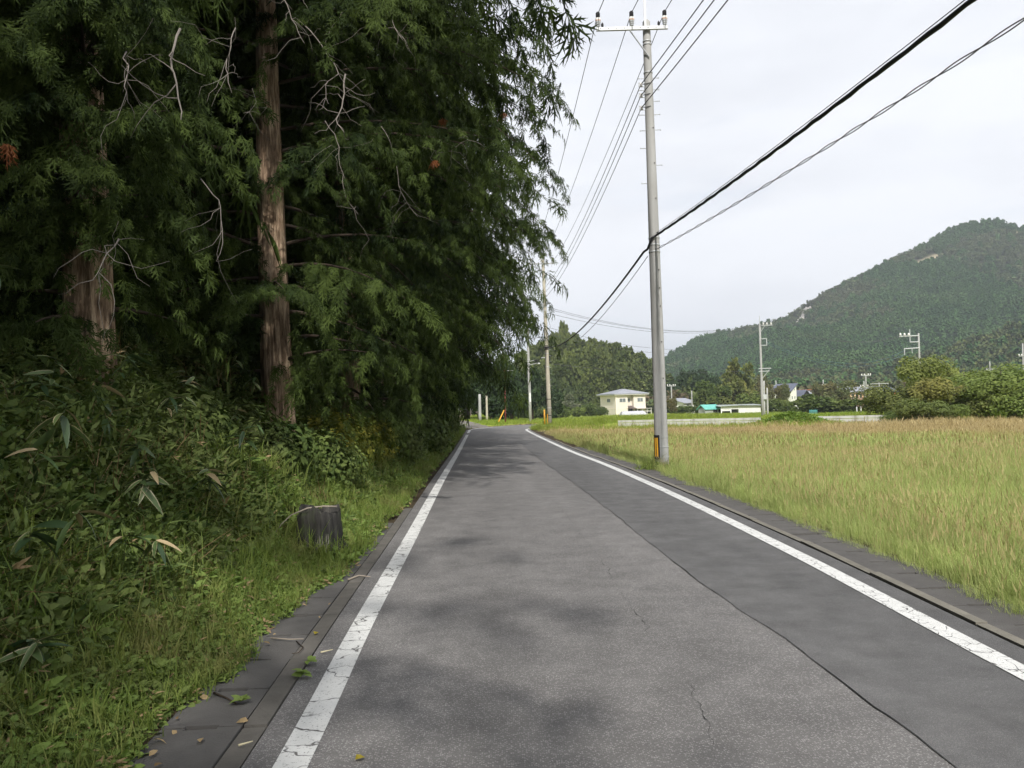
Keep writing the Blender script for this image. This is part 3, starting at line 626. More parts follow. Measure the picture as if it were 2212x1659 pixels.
# ---- bamboo grass, each leaf its own piece
t = NT('bamboo_grass_leaf'); uvn = t.n('ShaderNodeUVMap').outputs[0]; sx = t.n('ShaderNodeSeparateXYZ'); t.l(uvn, sx.inputs[0])
edge = t.ramp(t.math('ADD', t.math('ABSOLUTE', sx.outputs[0]), t.math('MULTIPLY', t.noise(30, 3), 0.25)), [(0.85, 0.0), (1.05, 1.0)]); rn = t.n('ShaderNodeObjectInfo').outputs['Random']
col = t.mix(rn, (0.028, 0.058, 0.020), (0.10, 0.145, 0.045)); col = t.mix(t.math('MULTIPLY', edge, t.ramp(rn, [(0.4, 0.0), (0.75, 1.0)])), col, (0.42, 0.36, 0.22))
col = t.mix(t.ramp(rn, [(0.88, 0.0), (0.90, 1.0)]), col, (0.40, 0.31, 0.17))
t.bsdf(col, 0.45, None, 0.4); M_SASA = t.m
def sasa_leaf(k):
    L = 0.24 + 0.03 * k; W = 0.026 + 0.003 * k; st_ = [0, .12, .35, .6, .82, 1.0]; wd_ = [.15, .8, 1, .85, .5, 0.02]; V = []; UV = []
    for s, ww in zip(st_, wd_):
        z = -0.10 * k * L * s * s - .08 * L * s * s
        for e_ in (-1, 0, 1): V.append((s * L, e_ * ww * W, z + abs(e_) * ww * W * .35)); UV.append((e_, s))
    Fq = []
    for i in range(5):
        for c_ in (0, 1): b = i * 3 + c_; Fq.append((b, b + 3, b + 4, b + 1))
    me = np_mesh('leaf', V, Fq, M_SASA, True); uv = me.uv_layers.new(name='UVMap')
    for lp in me.loops: uv.data[lp.index].uv = UV[lp.vertex_index]
    return me
SL = [sasa_leaf(k) for k in range(4)]
M_CULM = plain('bamboo_culm', (0.09, 0.11, 0.04), 0.6)
r = np.random.default_rng(99)
spots = [(2.1, 3.9, 'at the lower left corner of the verge'), (2.0, 5.4, None), (1.75, 6.2, 'with dry pale-edged leaves low above the weeds'), (2.5, 6.0, None), (2.9, 7.0, None), (2.2, 7.2, None), (3.1, 5.2, None), (2.6, 8.2, None), (3.2, 8.4, None), (2.1, 8.6, None), (3.6, 7.4, None), (2.9, 9.4, None), (2.4, 10.2, None), (3.3, 10.5, None), (2.7, 11.4, None), (2.2, 12.0, None), (3.0, 12.6, None), (3.7, 9.8, None), (1.6, 4.6, 'nearest the gutter slabs'), (2.6, 4.6, None), (3.5, 6.2, None), (2.3, 13.5, None)]
for i, (u_, y, lab) in enumerate(spots):
    x = lx(y) - u_; z0 = gz1(x, y); ht = float(np.clip(0.45 + (u_ - 1.5) * 0.75, 0.35, 1.9)) * r.uniform(0.85, 1.15)
    b = empty('bamboo_plant', (x, y, z0), 0)
    tag(b, 'broad-leaved bamboo grass ' + lab if lab else 'dark broad-leaved bamboo grass standing among the undergrowth on the bank', 'plant', 'bamboo grass on the bank')
    for c_ in range(2):
        la = r.uniform(-1.2, 1.0); tip = np.array([math.cos(la) * .35 * ht + r.normal(0, .1), -abs(math.sin(la)) * .2 * ht + r.normal(0, .1), ht * r.uniform(.7, 1)])
        MB().tube([(0, 0, -.05), tuple(tip * .5 + np.array([0, 0, .1 * ht])), tuple(tip)], [.004, .0035, .002], 5).build('stem', M_CULM, b)
        n = int(r.integers(6, 9)); a0 = r.uniform(0, 6.3)
        for q in range(n):
            o = bpy.data.objects.new('leaf', SL[int(r.integers(0, 4))]); link(o, b)
            a = a0 + q * 2 * PI / n + r.normal(0, .25); o.location = tuple(tip * r.uniform(.86, 1.0)); o.rotation_euler = (r.normal(0, .35), r.uniform(-.35, .75), a); s_ = r.uniform(.6, .95); o.scale = (s_, s_, s_)

# ---- roadside shrubs
def shrub_kit(seed, lobes, n, L, W, mat, stems=5):
    r = np.random.default_rng(seed); tv, tf = cluster_template(7, L, W, L * 0.9, seed)
    P = []; N = []
    for c_, rad in lobes:
        k = int(n * rad ** 2 / sum(q[1] ** 2 for q in lobes)); d = nrm(r.normal(size=(k, 3)) + np.array([0, 0, 0.25])); rr = rad * r.uniform(0.45, 1.08, k)[:, None]
        P.append(np.array(c_) + d * rr * np.array([1, 1, .85])); N.append(d)
    P = np.concatenate(P); N = np.concatenate(N); ok = P[:, 2] > 0.02; P, N = P[ok], N[ok]
    Mx = orient(np.cross(N, r.normal(size=N.shape)), N + np.array([0, 0, .6])); v, f_ = stamp(tv, tf, P, Mx, r.uniform(.7, 1.3, len(P)))
    tn = np.repeat(np.clip(0.4 + 0.3 * vnoise(P[:, 0] * 2 + P[:, 2], P[:, 1] * 2 - P[:, 2], 2.2, seed) + r.normal(0, .15, len(P)), 0, 1), len(tv))
    mb = MB()
    for k in range(stems):
        c_, rad = lobes[k % len(lobes)]; a = r.uniform(0, 6.3)
        mb.tube([(r.normal(0, .05), r.normal(0, .05), -.1), tuple(np.array(c_) * .5 + r.normal(0, .05, 3)), tuple(np.array(c_) + r.normal(0, .2 * rad, 3))], [.02, .014, .006], 5)
    return dict(foliage=np_mesh('foliage', v, f_, mat, False, tn), stems=mb.mesh('stems', M_TWIG_DK, True))
sk = [shrub_kit(1, [((0, 0, .7), .6), ((.45, .1, .5), .45), ((-.4, -.2, .55), .5)], 900, .075, .042, M_BUSH),
      shrub_kit(2, [((0, 0, .8), .55), ((.3, .3, 1.05), .4), ((-.35, .1, .5), .5)], 850, .065, .035, leafmat('yellowing_leaf', (0.05, 0.085, 0.02), (0.20, 0.22, 0.04), (0.30, 0.26, 0.04), .3, .5, 2.5)),
      shrub_kit(3, [((0, 0, .5), .55), ((.5, 0, .4), .42), ((-.45, .2, .42), .42)], 850, .09, .035, M_BUSH)]
for (px, py, Y_, kk, s_, lab) in ((735, 850, 15.2, 1, 1.15, 'shrub with yellowing leaves just right of the sunlit trunk'), (800, 880, 18.5, 1, 1.1, 'low yellow-green shrub beyond the sunlit trunk'), (690, 900, 13.4, 0, 1.0, 'dark shrub at the foot of the sunlit trunk'), (850, 890, 21, 0, 1.3, 'green shrub leaning out over the far verge'), (520, 880, 12, 2, 1.2, 'dark leafy shrub between the two nearest trunks'), (370, 900, 10.6, 2, 1.25, 'dark leafy shrub right of the thickest trunk'), (60, 900, 8.8, 0, 1.2, 'dark shrub at the left picture edge'), (910, 890, 28, 2, 1.6, 'green shrub at the middle of the forest verge'), (945, 890, 36, 0, 1.8, 'far green shrub on the forest verge'), (975, 893, 46, 2, 2.0, 'farthest green shrub on the forest verge before the bend')):
    p = at(px, py, Y_); x = min(p[0], lx(Y_) - 1.5); z_ = gz1(x, Y_)
    plant_tree(sk[kk], 'shrub', (x, Y_, z_), px * .37, s_, lab, 'shrub', 'shrubs on the forest bank')

# ---- field grass
t = NT('field_grass'); rn = t.attr('tint'); big = t.noise(0.16, 4, 0.6, stretch=(0.7, 1.4, 0.0)); mid = t.noise(0.9, 3, stretch=(1, 1, 0))
sp = t.n('ShaderNodeSeparateXYZ'); t.l(t.pos(), sp.inputs[0])
tco = t.math('ADD', sp.outputs[1], t.math('MULTIPLY', sp.outputs[0], 0.9))
g_ = t.mix(rn, (0.25, 0.33, 0.08), (0.56, 0.61, 0.24)); br = t.mix(rn, (0.36, 0.29, 0.13), (0.58, 0.48, 0.26)); rd = t.mix(rn, (0.29, 0.235, 0.09), (0.48, 0.385, 0.17))
near = t.math('DIVIDE', t.math('SUBTRACT', tco, 16.0), 26.0)
m1 = t.ramp(t.math('ADD', t.math('MULTIPLY', big, 1.0), t.math('MULTIPLY', near, 0.22)), [(0.60, 0.0), (0.80, 0.55)])
c = t.mix(t.math('MULTIPLY', m1, 0.8), g_, rd)
far_ = t.ramp(t.math('ADD', t.math('DIVIDE', t.math('SUBTRACT', tco, 42.0), 30.0), t.math('MULTIPLY', t.math('SUBTRACT', big, 0.5), 0.9)), [(0.14, 0.0), (0.36, 1.0)])
c = t.mix(far_, c, br); 
wl = t.math('SUBTRACT', sp.outputs[1], t.math('ADD', 65.0, t.math('MULTIPLY', sp.outputs[0], -0.36)))
gm = t.ramp(t.math('ADD', t.math('DIVIDE', t.math('SUBTRACT', t.math('ADD', wl, 9.0), t.math('MULTIPLY', t.math('MAXIMUM', t.math('SUBTRACT', sp.outputs[0], 17.0), 0.0), 0.9)), 10.0), t.math('MULTIPLY', big, 0.3)), [(0.0, 0.0), (0.12, 1.0)])
c = t.mix(gm, c, t.mix(rn, (0.19, 0.26, 0.035), (0.34, 0.40, 0.085)))
c = t.mix(0.4, c, t.ramp(mid, [(0.32, 0.55), (0.66, 1.25)]), 'MULTIPLY')
b_ = t.bsdf(c, 0.6, None, 0.15, link=False); tr = t.n('ShaderNodeBsdfTranslucent'); t.l(c, tr.inputs[0]); ms = t.n('ShaderNodeMixShader'); ms.inputs[0].default_value = .3
t.l(b_.outputs[0], ms.inputs[1]); t.l(tr.outputs[0], ms.inputs[2]); t.l(ms.outputs[0], t.out.inputs[0]); M_FIELD = t.m
M_HEAD = leafmat('seed_head', (0.26, 0.20, 0.09), (0.46, 0.37, 0.19), None, .2, .7)
ft = [blades(26, 0.42, 0.0048, 0.08, 1, M_FIELD, .5), blades(24, 0.50, 0.0048, 0.08, 2, M_FIELD, .35, heads=2, headmat=M_HEAD), blades(28, 0.30, 0.006, 0.09, 3, M_FIELD, .8),
      blades(26, 0.46, 0.014, 0.16, 4, M_FIELD, .4), blades(24, 0.50, 0.014, 0.16, 5, M_FIELD, .4, heads=2, headmat=M_HEAD), blades(26, 0.35, 0.03, 0.35, 6, M_FIELD, .5)]
def fan_pts(n, d0, d1, a0, a1, seed):
    r = np.random.default_rng(seed); d = np.sqrt(r.uniform(d0 ** 2, d1 ** 2, n)); a = np.radians(r.uniform(a0, a1, n)); return d * np.sin(a), d * np.cos(a)
allp = []; alls = []; alli = []
for d0, d1, a0, a1, n, sd, ids, sc in ((4.5, 14, 8, 52, 16000, 1, (0, 1, 2), .9), (14, 27, 3, 48, 20000, 2, (0, 1, 2), 1.0), (27, 48, 0, 46, 14000, 3, (3, 4), 1.1), (48, 75, -1, 44, 9000, 4, (3, 4, 5), 1.2)):
    x, y = fan_pts(n, d0, d1, a0, a1, sd + 200); uL, uR = uv_road(x, y); r = np.random.default_rng(sd)
    ok = (uR > 0.80 + 0.16 * vnoise(x, y, 2.4, 31)) & (uL < 0); ok &= ~((np.abs(y - wall_y(x)) < 0.35) & (x > 8.3)); ok &= (y < wall_y(x) + 14)
    x, y, uR = x[ok], y[ok], uR[ok]; m = len(x); hs = np.interp(uR, [0.75, 1.2, 2.0], [0.55, 0.95, 1.1]) * (1 + .25 * vnoise(x, y, .7, 14)) * np.where(y > wall_y(x) - 7, .5, 1)
    tco_ = y + .9 * x; hs = hs * np.where((tco_ > 44) & (tco_ < 62), .75, 1)
    allp.append(np.stack([x, y, ground_z(x, y) - .01], 1)); alls.append(.68 * sc * hs * r.uniform(.75, 1.25, m)); alli.append(np.array(ids)[r.integers(0, len(ids), m)])
P_ = np.concatenate(allp); tag(scatter('field_grass', P_, rnd_rot(len(P_), .16, 8) + np.stack([.28 * vnoise(P_[:, 0], P_[:, 1], .8, 81), .28 * vnoise(P_[:, 0], P_[:, 1], .8, 82), 0 * P_[:, 0]], 1), np.concatenate(alls), np.concatenate(alli), ft), 'unmown grass of the field, green near the lane and tan farther off', kind='stuff')
# taller weeds hiding the lane beyond the bend
r = np.random.default_rng(8); q = RP[(RP[:, 1] > 59) & (RP[:, 1] < 84)]; i_ = r.integers(0, len(q), 2600); off_ = r.uniform(.35, 3.2, 2600); x = q[i_, 0] + off_ * .8 + r.normal(0, .2, 2600); y = q[i_, 1] - off_ * .55 + r.normal(0, .2, 2600)
uL, uR = uv_road(x, y); ok = (uR > .4); x, y = x[ok], y[ok]
tag(scatter('bend_grass', np.stack([x, y, ground_z(x, y)], 1), rnd_rot(len(x), .12, 3), r.uniform(1.0, 1.7, len(x)) * np.interp(y, [58, 64], [.6, 1]), r.integers(0, 2, len(x)), [blades(24, .42, .016, .16, 31, M_FIELD, .4), blades(22, .36, .018, .18, 32, M_FIELD, .5)]), 'taller bright grass on the inside of the bend', kind='stuff')
# bright meadow grass beyond the low wall, and lawn at the bend
M_LAWN = leafmat('lawn_grass', (0.12, 0.19, 0.025), (0.27, 0.33, 0.06), (0.30, 0.31, 0.07), .3, .6, .12)
lw = [blades(22, .30, .03, .4, 21, M_LAWN, .6), blades(20, .24, .035, .5, 22, M_LAWN, .7)]
allp = []; alls = []
for d0, d1, a0, a1, n, sd, sc in ((58, 120, -8, 38, 9000, 1, 1.0), (120, 215, -4, 34, 9000, 2, 1.15)):
    x, y = fan_pts(n, d0, d1, a0, a1, sd + 300); uL, uR = uv_road(x, y); ok = ((uR > 0.6) & (y > wall_y(x) + .4)) | ((uL > 0.5) & (y > 64))
    ok &= np.abs(sdist(pa, x, y, 1)) > 1.4; ok &= ~((uL > 0) & (x < -9)); x, y = x[ok], y[ok]
    allp.append(np.stack([x, y, ground_z(x, y)], 1)); alls.append(sc * RNG.uniform(.6, 1.1, len(x)))
P_ = np.concatenate(allp); tag(scatter('meadow_grass', P_, rnd_rot(len(P_), .1, 9), np.concatenate(alls), RNG.integers(0, 2, len(P_)), lw), 'bright green meadow grass beyond the low concrete wall and bend', kind='stuff')
# ------------------------------------------------------------------ utility poles and wires
t = NT('pole_concrete'); nz = t.noise(1.0, 5, 0.6, stretch=(9, 9, 0.35)); n2_ = t.noise(1.3, 4)
c = t.mix(nz, (0.22, 0.22, 0.21), (0.52, 0.515, 0.50)); c = t.mix(t.ramp(n2_, [(0.4, 0.0), (0.7, 0.5)]), c, (0.30, 0.29, 0.27))
t.bsdf(c, 0.85, t.bump(t.noise(60, 3), 0.25, 0.01), 0.2); M_POLE = t.m
M_POLE2 = plain('tan_pole_concrete', (0.42, 0.39, 0.31), 0.85, 0.2, var=0.25, scale=1.2, bump=0.2)
M_GALV = plain('galvanised_steel', (0.46, 0.47, 0.47), 0.5, 0.5, 0.3, var=0.15, scale=6)
M_WIRE = plain('grey_wire', (0.10, 0.10, 0.11), 0.6); M_BLK = plain('black_rubber', (0.018, 0.018, 0.02), 0.6)
M_PORC = plain('white_porcelain', (0.72, 0.70, 0.66), 0.35, 0.5, var=0.08); M_YELP = plain('yellow_plastic', (0.70, 0.36, 0.03), 0.5, 0.4, var=0.15)
M_RUST = plain('red_rusty_pole', (0.16, 0.035, 0.03), 0.7, var=0.3); M_ORB = plain('orange_band', (0.55, 0.20, 0.06), 0.5)
M_WHITE = plain('white_paint', (0.72, 0.72, 0.70), 0.5, var=0.1)
PY = 21.3; pb = np.array([3.79, PY, -0.12]); ptop = at(1396, 48, PY)
def pz(y): return at(1400, y, PY)[2]
def pc(z): return pb + (ptop - pb) * ((z - pb[2]) / (ptop[2] - pb[2]))
def prad(z): return lerp(0.178, 0.098, (z - pb[2]) / (ptop[2] - pb[2]))
def insulator(parent, p, dark=True):
    o = MB().lathe([(.035, 0), (.05, .02), (.05, .04), (.035, .05), (.06, .07), (.06, .09), (.04, .10), (.065, .12), (.065, .15)], p, 12).build('insulator', M_GALV if dark else M_PORC, parent, True)
    MB().lathe([(.066, .15), (.07, .16), (.07, .245), (.06, .25)], p, 12).build('porcelain_body', M_PORC, o, True)
    MB().lathe([(.071, .17), (.0715, .172), (.0715, .185), (.071, .187)], p, 12).build('orange_ring', M_ORB, o, True)
    if dark: MB().lathe([(.05, .25), (.055, .26), (.055, .38), (.03, .41)], p, 12).build('cap', M_BLK, o, True)
    return np.array(p) + np.array([0, 0, .36 if dark else .2])
mp_ = empty('utility_pole', tuple(pb)); tag(mp_, 'tall grey concrete utility pole rising from the grass beside the lane', 'utility pole', 'utility poles')
def rel(p): return np.array(p) - pb
MB().tube([rel(pc(z)) for z in np.linspace(pb[2] - .3, ptop[2], 14)] + [rel(ptop) + np.array([0, 0, .05])], [prad(z) for z in np.linspace(pb[2] - .3, ptop[2], 14)] + [.06], 28).build('shaft', M_POLE, mp_, True)
rt = rel(ptop) + np.array([-.02, -.02, 0])
MB().box(rt + np.array([-.03, -.11, .75]), (.055, .03, 1.9)).build('top_rod', M_GALV, mp_)
za = pz(66); ca = rel(pc(za)); xa0, xa1 = at(1287, 66, PY)[0] - pb[0], at(1440, 66, PY)[0] - pb[0]
arm = MB().box((0.5 * (xa0 + xa1), ca[1] - .15, ca[2]), (xa1 - xa0, .07, .085)).build('crossarm', M_GALV, mp_)
for q in np.linspace(xa0 + .1, xa1 - .1, 9): MB().tube([(q, ca[1] - .183, ca[2]), (q, ca[1] - .192, ca[2])], .011, 6).build('bolt', M_BLK, arm)
MB().tube([(xa0 + .85, ca[1] - .16, ca[2] - .04), tuple(rel(pc(pz(128))) + np.array([.02, -.14, 0]))], .018, 6).build('brace', M_GALV, mp_)
HV = []
for px in (1291, 1363, 1434):
    p = (at(px, 66, PY)[0] - pb[0], ca[1] - .15, ca[2] + .043); HV.append(insulator(mp_, p) + pb)
for px in (1300, 1421): MB().lathe([(.02, 0), (.03, .03), (.035, .06), (.03, .10), (.012, .13)], (at(px, 66, PY)[0] - pb[0], ca[1] - .15, ca[2] + .043), 8).build('clamp', M_BLK, mp_, True)
for y in (90, 97, 158): 
    z = pz(y); MB().lathe([(prad(z) + .004, -.018), (prad(z) + .012, -.016), (prad(z) + .012, .016), (prad(z) + .004, .018)], rel(pc(z)), 24).build('band', M_GALV, mp_, True)
for s_, ys in ((1, (170, 195, 220, 249, 282, 358)), (-1, (170.5, 196, 249, 283, 321, 397))):
    for y in ys:
        z = pz(y); c0 = rel(pc(z)) + np.array([s_ * prad(z) * .9, -.02, 0])
        MB().tube([c0, c0 + np.array([s_ * .15, -.01, 0])], .009, 6).tube([c0 + np.array([s_ * .15, -.01, 0]), c0 + np.array([s_ * .165, -.01, 0])], .02, 6).build('step_bolt', M_GALV, mp_)
for y in (279, 355, 431, 505, 585, 624, 663, 740, 818):
    z = pz(y); a = math.radians(-62); d_ = np.array([math.cos(a), math.sin(a), 0]); c0 = rel(pc(z)) + d_ * prad(z) * .98
    MB().tube([c0, c0 + d_ * .025], .013, 6).build('bolt_socket', M_BLK, mp_)
    st0 = rel(pc(z - .02)) + d_ * (prad(z) + .0015)
LV = []
for y in (184, 207, 234):
    z = pz(y); c0 = rel(pc(z)); x0 = -prad(z)
    MB().box(c0 + np.array([x0 - .07, -.03, .05]), (.16, .03, .012)).box(c0 + np.array([x0 - .07, -.03, -.05]), (.16, .03, .012)).box(c0 + np.array([x0 - .145, -.03, 0]), (.012, .03, .11)).build('wire_rack', M_GALV, mp_)
    MB().lathe([(.02, -.045), (.045, -.04), (.03, 0), (.045, .04), (.02, .045)], c0 + np.array([x0 - .09, -.03, 0]), 10).build('spool_insulator', M_PORC, mp_, True)
    MB().tube([c0 + np.array([.02, -prad(z) - .008, .02]), c0 + np.array([-.04, -prad(z) - .012, -.0]), c0 + np.array([x0 - .06, -.05, 0])], .009, 5).build('tie_strap', M_BLK, mp_)
    LV.append(pb + c0 + np.array([x0 - .10, -.03, 0]))
# black and yellow guard
z0, z1 = pz(992), pz(940); rr = prad(.5) + .006
def shell(parent, name, a0, a1, z0, z1, r_, mat, n=8, off=0.0):
    V = []; Fq = []
    for i in range(n + 1):
        a = math.radians(lerp(a0, a1, i / n))
        for z in (z0, z1): 
            q = rel(pc(z)); V.append((q[0] + r_ * math.cos(a), q[1] + r_ * math.sin(a), q[2])); V.append((q[0] + (r_ + .012) * math.cos(a), q[1] + (r_ + .012) * math.sin(a), q[2]))
    for i in range(n):
        b = i * 4; d = b + 4; Fq += [(b + 1, d + 1, d + 3, b + 3), (b, b + 2, d + 2, d), (b + 2, b + 3, d + 3, d + 2), (b, d, d + 1, b + 1)]
    Fq += [(0, 1, 3, 2), (n * 4, n * 4 + 2, n * 4 + 3, n * 4 + 1)]
    m = MB(); m.v = V; m.f = Fq; return m.build(name, mat, parent)
gd = shell(mp_, 'guard_plate', 180, 246, z0, z1, rr, M_BLK)
shell(gd, 'yellow_stripe', 221, 233, z0 + .07, z1 - .07, rr + .006, M_YELP, 4); shell(gd, 'yellow_stripe', 200, 212, z0 + .07, z1 - .07, rr + .006, M_YELP, 4)
for f_ in (.08, .5, .9):
    z = lerp(z0, z1, f_); MB().lathe([(prad(z) + .008, -.006), (prad(z) + .013, 0), (prad(z) + .008, .006)], rel(pc(z)), 24).build('guard_strap', M_GALV, mp_, True)
for y in (515, 530, 545):
    z = pz(y); MB().lathe([(prad(z) + .003, -.02), (prad(z) + .01, -.018), (prad(z) + .01, .018), (prad(z) + .003, .02)], rel(pc(z)), 24).build('cable_band', M_GALV, mp_, True)

def wire(p, q, sag, r_, label, mat=None, n=26, name='overhead_wire', group='overhead wires', twist=None):
    p = np.array(p, float); q = np.array(q, float); ts = np.linspace(0, 1, n); P = [p + (q - p) * s - np.array([0, 0, 4 * sag * s * (1 - s)]) for s in ts]
    o = MB().tube([a - p for a in P], r_, 6).build(name, mat or M_WIRE, None, True); o.location = tuple(p); tag(o, label, 'wire', group); return o
DV = np.array([3.1, -38.0, 0.15])
BP = np.array([2.74, 62.0, gz1(2.74, 62) - .05]); BT = np.array([2.60, 62.0, 12.6])
hb = [BT + np.array([dx, -.1, -.15]) for dx in (-.9, -.15, .75)]
for i, nm in enumerate(('left', 'middle', 'right')):
    wire(HV[i], HV[i] + DV + np.array([0, 0, .2]), .5, .011, nm + ' of the three top wires running from the crossarm towards the viewer')
    wire(HV[i], hb[i], .55, .010, nm + ' of the three top wires running from the crossarm back towards the bend')
lb = [BT + np.array([-.2, -.1, dz]) for dz in (-2.4, -2.75, -3.1)]
for i, nm in enumerate(('upper', 'middle', 'lower')):
    wire(LV[i], LV[i] + DV + np.array([.9, 0, 0]), .45, .013, nm + ' of the three side-bracket wires running from the near pole towards the viewer')
    wire(LV[i], lb[i], .7, .011, nm + ' of the three side-bracket wires running back towards the bend')
# communication bundle: messenger wire, lashed cable, and a twisted service pair
cz = pz(512); cp_ = pc(cz) + np.array([.02, -prad(cz) - .03, 0])
ce = cp_ + np.array([2.75, -38, .5])
n = 170; ts = np.linspace(0, 1, n); cent = np.array([cp_ + (ce - cp_) * s - np.array([0, 0, 4 * .55 * s * (1 - s)]) for s in ts])
lash = 0.006 * np.sin(ts * 38 * 9) + RNG.normal(0, .002, n)
cbl = MB().tube([p - cp_ + np.array([0, 0, q]) for p, q in zip(cent, lash)], [.026 + .006 * abs(math.sin(s * 38 * 3.2)) for s in ts], 7).build('cable_bundle', M_BLK, None, True); cbl.location = tuple(cp_)
tag(cbl, 'thick black lashed cable bundle sloping from the near pole to the upper right', 'cable', 'overhead wires')
wire(cp_ + np.array([0, 0, .06]), ce + np.array([0, 0, .06]), .55, .006, 'thin messenger wire just above the thick black cable bundle', M_WIRE, 50)
c2 = pc(pz(540)) + np.array([.05, -prad(5) - .02, 0]); e2_ = c2 + np.array([3.0, -38, .35]); n = 420; ts = np.linspace(0, 1, n)
svc = MB()
for ph in (0, PI):
    svc.tube([c2 * 0 + (e2_ - c2) * s - np.array([0, 0, 4 * .62 * s * (1 - s)]) + .016 * np.array([math.cos(s * 38 * 4.2 + ph), 0, math.sin(s * 38 * 4.2 + ph)]) for s in ts], .0075, 5)
sv = svc.build('twisted_cable', M_WIRE, None, True); sv.location = tuple(c2); tag(sv, 'thin twisted pair cable hanging below the thick black cable bundle', 'cable', 'overhead wires')
loop = MB().tube([np.zeros(3), np.array([-.10, -.02, -.06]), np.array([-.16, .06, -.2]), np.array([-.2, .16, -.32]), np.array([-.26, .4, -.34])], .03, 7).build('cable_loop', M_BLK, None, True); loop.location = tuple(cp_); tag(loop, 'black cable bent round the near pole shaft', 'cable', 'overhead wires')
bz = at(1185, 750, 62)[2]; cb0 = cp_ + np.array([-.26, .4, -.34])
wire(cb0, (2.62, 61.8, bz), .75, .03, 'black cable bundle sagging from the near pole to the tan pole at the bend', M_BLK, 30)
wire(cb0 + np.array([.1, 0, -.12]), (2.66, 61.8, bz - .1), .95, .010, 'thin twisted cable sagging below the black bundle towards the tan pole', M_WIRE, 30)

# ---- tan pole at the bend (B), pale pole (C), thin poles
def simple_pole(base, top, r0_, r1_, mat, label, name='utility_pole', group='utility poles'):
    base = np.array(base, float); e_ = empty(name, tuple(base)); tag(e_, label, 'utility pole', group); d = np.array(top, float) - base
    MB().tube([d * s for s in (-.02, .25, .5, .75, 1)] + [d + np.array([0, 0, .03])], [lerp(r0_, r1_, s) for s in (0, .25, .5, .75, 1)] + [r1_ * .5], 18).build('shaft', mat, e_, True)
    return e_, d
B, dB = simple_pole(BP, BT, .175, .10, M_POLE2, 'tan concrete utility pole with many bands at the bend')
for z in (12.3,): MB().box(dB * (z / 12.6) + np.array([-.1, -.13, 0]), (1.9, .07, .09)).build('crossarm', M_GALV, B)
for q in (-.9, -.15, .75): MB().lathe([(.05, 0), (.06, .05), (.05, .15), (.06, .3), (.02, .34)], dB * (12.4 / 12.6) + np.array([q, -.13, 0]), 10).build('insulator', M_PORC, B, True)
for z in (9.1, 8.8, 7.6, 7.2, 6.9, 6.6, 6.2, 5.9, 5.6, 4.6, 2.2, 1.55, 1.0): MB().lathe([(.1 + .006 * (12.6 - z) + .006, -.025), (.1 + .006 * (12.6 - z) + .014, 0), (.1 + .006 * (12.6 - z) + .006, .025)], dB * (z / 12.6), 14).build('band', M_BLK if z in (6.2, 1.0, 2.2, 5.9) else M_GALV, B, True)
MB().box(dB * (6.05 / 12.6) + np.array([-.05, -.16, 0]), (.5, .14, .16)).build('cable_closure', M_BLK, B)
MB().box(dB * (5.3 / 12.6) + np.array([-.25, -.05, 0]), (.35, .05, .06)).build('bracket', M_GALV, B)
MB().tube([dB * .6 + np.array([.2, 0, .6]), dB * .6 + np.array([.35, 0, .1]), dB * .6 + np.array([.22, -.05, -.3]), dB * .6 + np.array([.38, 0, -.6]), dB * .6 + np.array([.2, 0, -.9])], .012, 5).build('jumper_wire', M_WIRE, B, True)
for s_ in np.arange(3.2, 11.5, .45): MB().tube([dB * (s_ / 12.6) + np.array([.13, 0, 0]), dB * (s_ / 12.6) + np.array([.28, 0, 0])], .008, 5).build('step_bolt', M_GALV, B)
MB().tube([(-.16, -.12, .15), (-.17, -.12, 1.1)], .03, 6).build('cable_guard', M_YELP, B)
gp_ = at(1177, 921, 60.5); g1_ = at(1176.6, 885, 60.5)
MB().tube([(0, 0, -.1), (0, 0, g1_[2] - gp_[2])], .055, 10).build('guy_guard', M_YELP, None, True); yo = bpy.data.objects['guy_guard']; yo.location = tuple(gp_); tag(yo, 'upright yellow guy-wire guard left of the tan pole', 'guard')
Cb = gnd(1146, 914, 0.0); Cb = np.array([Cb[0] * 90 / Cb[1], 90, gz1(Cb[0] * 90 / Cb[1], 90)]); Ct = at(1139, 690, 90)
C_, dC = simple_pole(Cb - np.array([0, 0, .3]), Ct, .17, .11, M_POLE, 'pale grey utility pole with a white plate standing left of the tan pole')
MB().box(dC * .265 + np.array([.04, -.17, 0]), (.17, .03, 1.0)).build('white_plate', M_WHITE, C_)
for k, (dx, dz) in enumerate(((1.0, .60), (1.3, .57))):
    q = dC * dz; MB().tube([q, q + np.array([dx - .4, -.1, .15])], .03, 6).build('lamp_arm', M_GALV, C_)
    MB().lathe([(.05, -.1), (.16, -.05), (.18, .02), (.1, .1)], q + np.array([dx - .2, -.1, .1]), 10).build('lamp', M_GALV if k else M_BLK, C_, True)
for f_ in (.62, .6, .58, .56, .42): MB().lathe([(.15, -.03), (.165, 0), (.15, .03)], dC * f_, 14).build('band', M_GALV, C_, True)
wire((2.6, 62.1, bz), tuple(at(1144, 800, 90)), .35, .028, 'black cable bundle from the tan pole to the pale grey pole', M_BLK)
R0 = at(1092, 915, 82); R0[2] = gz1(R0[0], 82) - .05; R1 = at(1090, 800, 82)
rp_, dR = simple_pole(R0, R1, .07, .055, M_RUST, 'thin rusty red pole on the lawn at the bend')
MB().tube([dR * .99, dR * .99 + np.array([.9, 0, .02])], .02, 6).build('bracket', M_GALV, rp_)
y0, y1 = at(1077, 911, 80), at(1089, 886, 81); yg = MB().tube([np.zeros(3), y1 - y0], .06, 8).build('guy_guard', M_YELP, None, True); yg.location = tuple(y0); tag(yg, 'slanting yellow guy-wire guard leaning against the red pole', 'guard')
